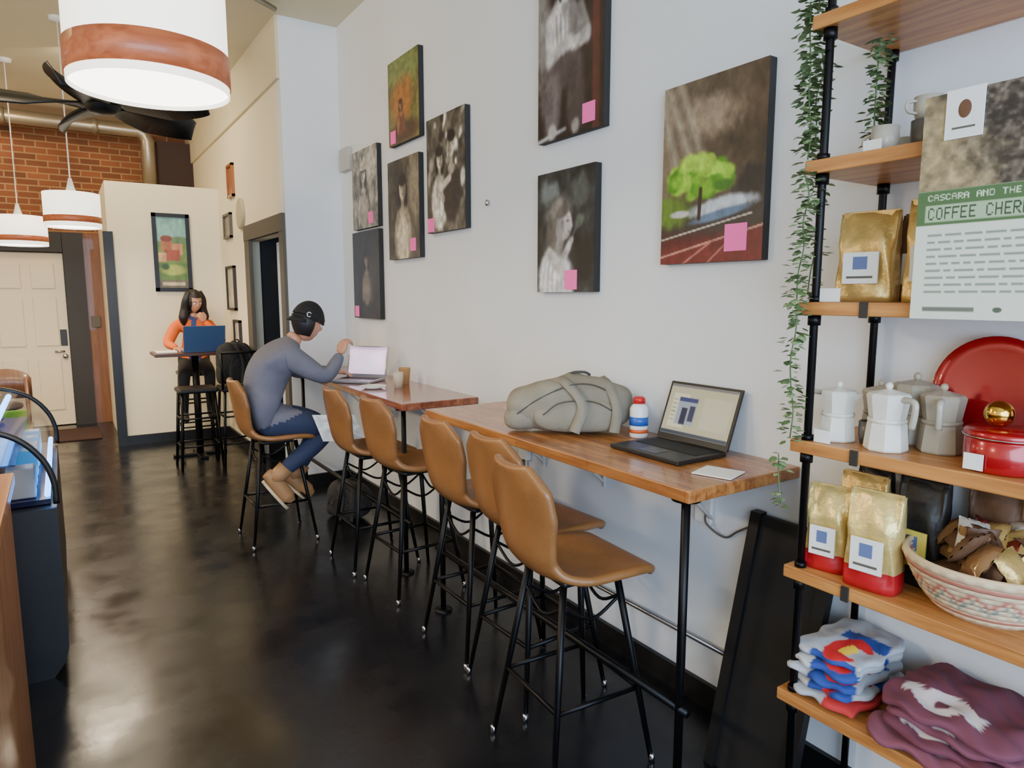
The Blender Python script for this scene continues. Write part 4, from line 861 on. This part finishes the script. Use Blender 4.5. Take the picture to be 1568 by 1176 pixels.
hand('hand_left',(1.60,cy+.17,z0+.345),(.9,-.3,-.1),(0,0,-1),1,M_skin,mn,.35)
def shoe(parent,ankle,toe,m,sole,nm):
    a=V(ankle);d=V(toe)-a; L=d.length; d.normalize(); s=d.cross(V((0,0,1))).normalized(); u=s.cross(d)
    pts=[a-d*.06-u*.05,a-d*.0-u*.045,a+d*L*.4-u*.05,a+d*L*.75-u*.055,a+d*L-u*.058]; v,f=tube_geo(catmull(pts,5),[.036,.05,.052,.052,.030],16); obj(nm,mesh(v,f),m,True,parent)
    v,f=tube_geo([a+u*.065-d*.01,a-u*.0,a-u*.05],[.056,.056,.05],16); obj(nm+'_cuff',mesh(v,f),m,True,parent)
    vs=[];n=20
    for t_ in (0,1):
        for i in range(n):
            an=2*math.pi*i/n; vs.append(a+d*(L*.45+ (L*.64)*math.cos(an))+s*.052*math.sin(an)*(1+.1*math.cos(an))-u*(.092+.018*t_))
    obj(nm+'_sole',mesh(vs,[tuple(range(n)),tuple(range(2*n-1,n-1,-1))]+[(i,(i+1)%n,(i+1)%n+n,i+n) for i in range(n)]),sole,False,parent)
sole=mat('sole_cream',(.80,.72,.58),.7)
shoe(mn,(1.12,cy-.13,.455),(1.235,cy-.15,.295),boots,sole,'boot_right'); shoe(mn,(1.285,cy+.055,.41),(1.415,cy+.03,.28),boots,sole,'boot_left')
o=picmesh('folded_newspaper',Pic(20,14,(.86,.88,.90)).noise(.25,9,5),(1.30,4.30,.86),(.27,-.03,-.02),(.05,-.05,-.17),vcmat('newsprint',.8)); o.modifiers.new('s','SOLIDIFY').thickness=.006
backpack('floor_bag',(1.68,4.72,.0),-60,.34,.22,.30,(.20,.19,.19),(.06,.06,.06))
# --- woman at high table
wm=empty('seated_woman'); orange=mat('orange_cardigan',(.84,.38,.12),.85,bump=.25,bscale=50); dkp=mat('dark_trousers',(.07,.07,.09),.8); navy=mat('blue_shirt',(.20,.26,.46),.8)
wx,wy,wz=1.17,7.99,.82
J={'pelvis':((wx,wy+.04,wz+.09),(.15,.125)),'waist':((wx,wy+.03,wz+.24),(.12,.105)),'chest':((wx,wy-.01,wz+.40),(.135,.115)),'upper':((wx,wy-.03,wz+.50),(.10,.09)),'neck':((wx+.01,wy-.05,wz+.575),.045),'neck2':((wx+.01,wy-.07,wz+.625),.04),
'shR':((wx-.17,wy-.03,wz+.475),.070),'elR':((wx-.27,wy-.15,wz+.30),.055),'wrR':((wx-.22,wy-.38,wz+.275),.030),
'shL':((wx+.16,wy-.03,wz+.475),.070),'elL':((wx+.24,wy-.28,wz+.30),.052),'foL':((wx+.17,wy-.26,wz+.42),.042),'wrL':((wx+.09,wy-.22,wz+.53),.027),
'hpR':((wx-.085,wy,wz+.06),.095),'knR':((wx-.16,wy-.40,wz+.0),.06),'caR':((wx-.17,wy-.36,wz-.2),.052),'anR':((wx-.17,wy-.33,wz-.42),.036),'toR':((wx-.17,wy-.45,wz-.48),.032),
'hpL':((wx+.085,wy,wz+.06),.095),'knL':((wx+.08,wy-.40,wz+.0),.06),'caL':((wx+.08,wy-.36,wz-.2),.052),'anL':((wx+.08,wy-.33,wz-.42),.036),'toL':((wx+.08,wy-.45,wz-.48),.032)}
E=[('pelvis','waist',3),('waist','chest',3),('chest','upper',3),('upper','neck',2),('neck','neck2',2),('upper','shR',0),('shR','elR',0),('elR','wrR',0),('upper','shL',0),('shL','elL',0),('elL','foL',0),('foL','wrL',0),
('pelvis','hpR',1),('hpR','knR',1),('knR','caR',1),('caR','anR',1),('anR','toR',1),('pelvis','hpL',1),('hpL','knL',1),('knL','caL',1),('caL','anL',1),('anL','toL',1)]
skin_mesh('body',J,E,'pelvis',lambda c,r:(0 if (r==3 and (abs(c.x-wx)>.06 or c.y>wy)) else r),[orange,dkp,M_skin,navy],wm,sub=3)
T=head(wm,(wx+.015,wy-.10,wz+.735),(.25,-.92,-.32),(0,-.1,1),M_skin,M_hair,s=1.0)
hairshell(wm,T,M_hair,lambda c:not(c.y>.30 and c.z<.55 and abs(c.x)<.72) and c.z>-.75 or c.z>.55,1.12)
for sx,nm in ((-1,'hair_side_right'),(1,'hair_side_left')):
    tube(nm,[T(V((sx*.05,-.01,.10))),T(V((sx*.085,.0,.02))),T(V((sx*.095,.0,-.08))),T(V((sx*.11,.02,-.17))),T(V((sx*.105,.04,-.26)))],[.03,.038,.042,.048,.02],M_hair,wm,12,sp=6)
tube('hair_back',[T(V((0,-.06,.08))),T(V((0,-.09,-.02))),T(V((0,-.08,-.12))),T(V((0,-.06,-.24)))],[.06,.08,.095,.06],M_hair,wm,14,sp=6)
hand('hand_left',(wx+.09,wy-.22,wz+.53),(-.5,.0,.75),(-.3,.8,-.1),-1,M_skin,wm,1.0,.9)
hand('hand_right',(wx-.22,wy-.38,wz+.27),(.35,-.8,-.05),(0,0,-1),-1,M_skin,wm,.35,.9)
bstool(1.17,8.03,.81)
# ------------------------------------------------------------------ lights
def area(name,loc,target,sx,sy,e,col):
    L=bpy.data.lights.new(name,'AREA'); L.shape='RECTANGLE'; L.size=sx; L.size_y=sy; L.energy=e; L.color=col
    o=bpy.data.objects.new(name,L); COL.objects.link(o); o.location=loc; o.rotation_euler=(V(target)-V(loc)).to_track_quat('-Z','Y').to_euler(); return o
area('window_daylight',(-.5,-2.5,1.9),(.6,4,.4),4.8,2.6,440,(.57,.74,1))
area('warm_fill_light',(.3,7.2,3.7),(.9,8.3,1.2),.5,.3,32,(1,.82,.57))  # added warm fill for the back area, no fixture modelled
area('warm_fill_light',(-1.0,9.0,3.7),(-.3,10.2,1.8),.8,.3,28,(1,.74,.47))  # added warm fill aimed at the brick end wall
area('warm_fill_light',(-.9,4.2,3.7),(.9,6.5,2.8),.8,.5,60,(1,.80,.52))  # added warm fill for the upper walls, not a real track
w=bpy.data.worlds.new('World'); bpy.context.scene.world=w; w.use_nodes=True; w.node_tree.nodes['Background'].inputs[0].default_value=(.55,.72,1,1); w.node_tree.nodes['Background'].inputs[1].default_value=1.5
# ------------------------------------------------------------------ camera
cd=bpy.data.cameras.new('camera'); cam=bpy.data.objects.new('camera',cd); COL.objects.link(cam)
cd.sensor_width=36; cd.lens=36*1045/1568; cd.clip_start=.02
F=V((.5453,.8282,-.1290)).normalized(); cam.location=(0,0,1.62); cam.rotation_euler=F.to_track_quat('-Z','Y').to_euler()
bpy.context.scene.camera=cam
print('SCENE OK',len(bpy.data.objects))
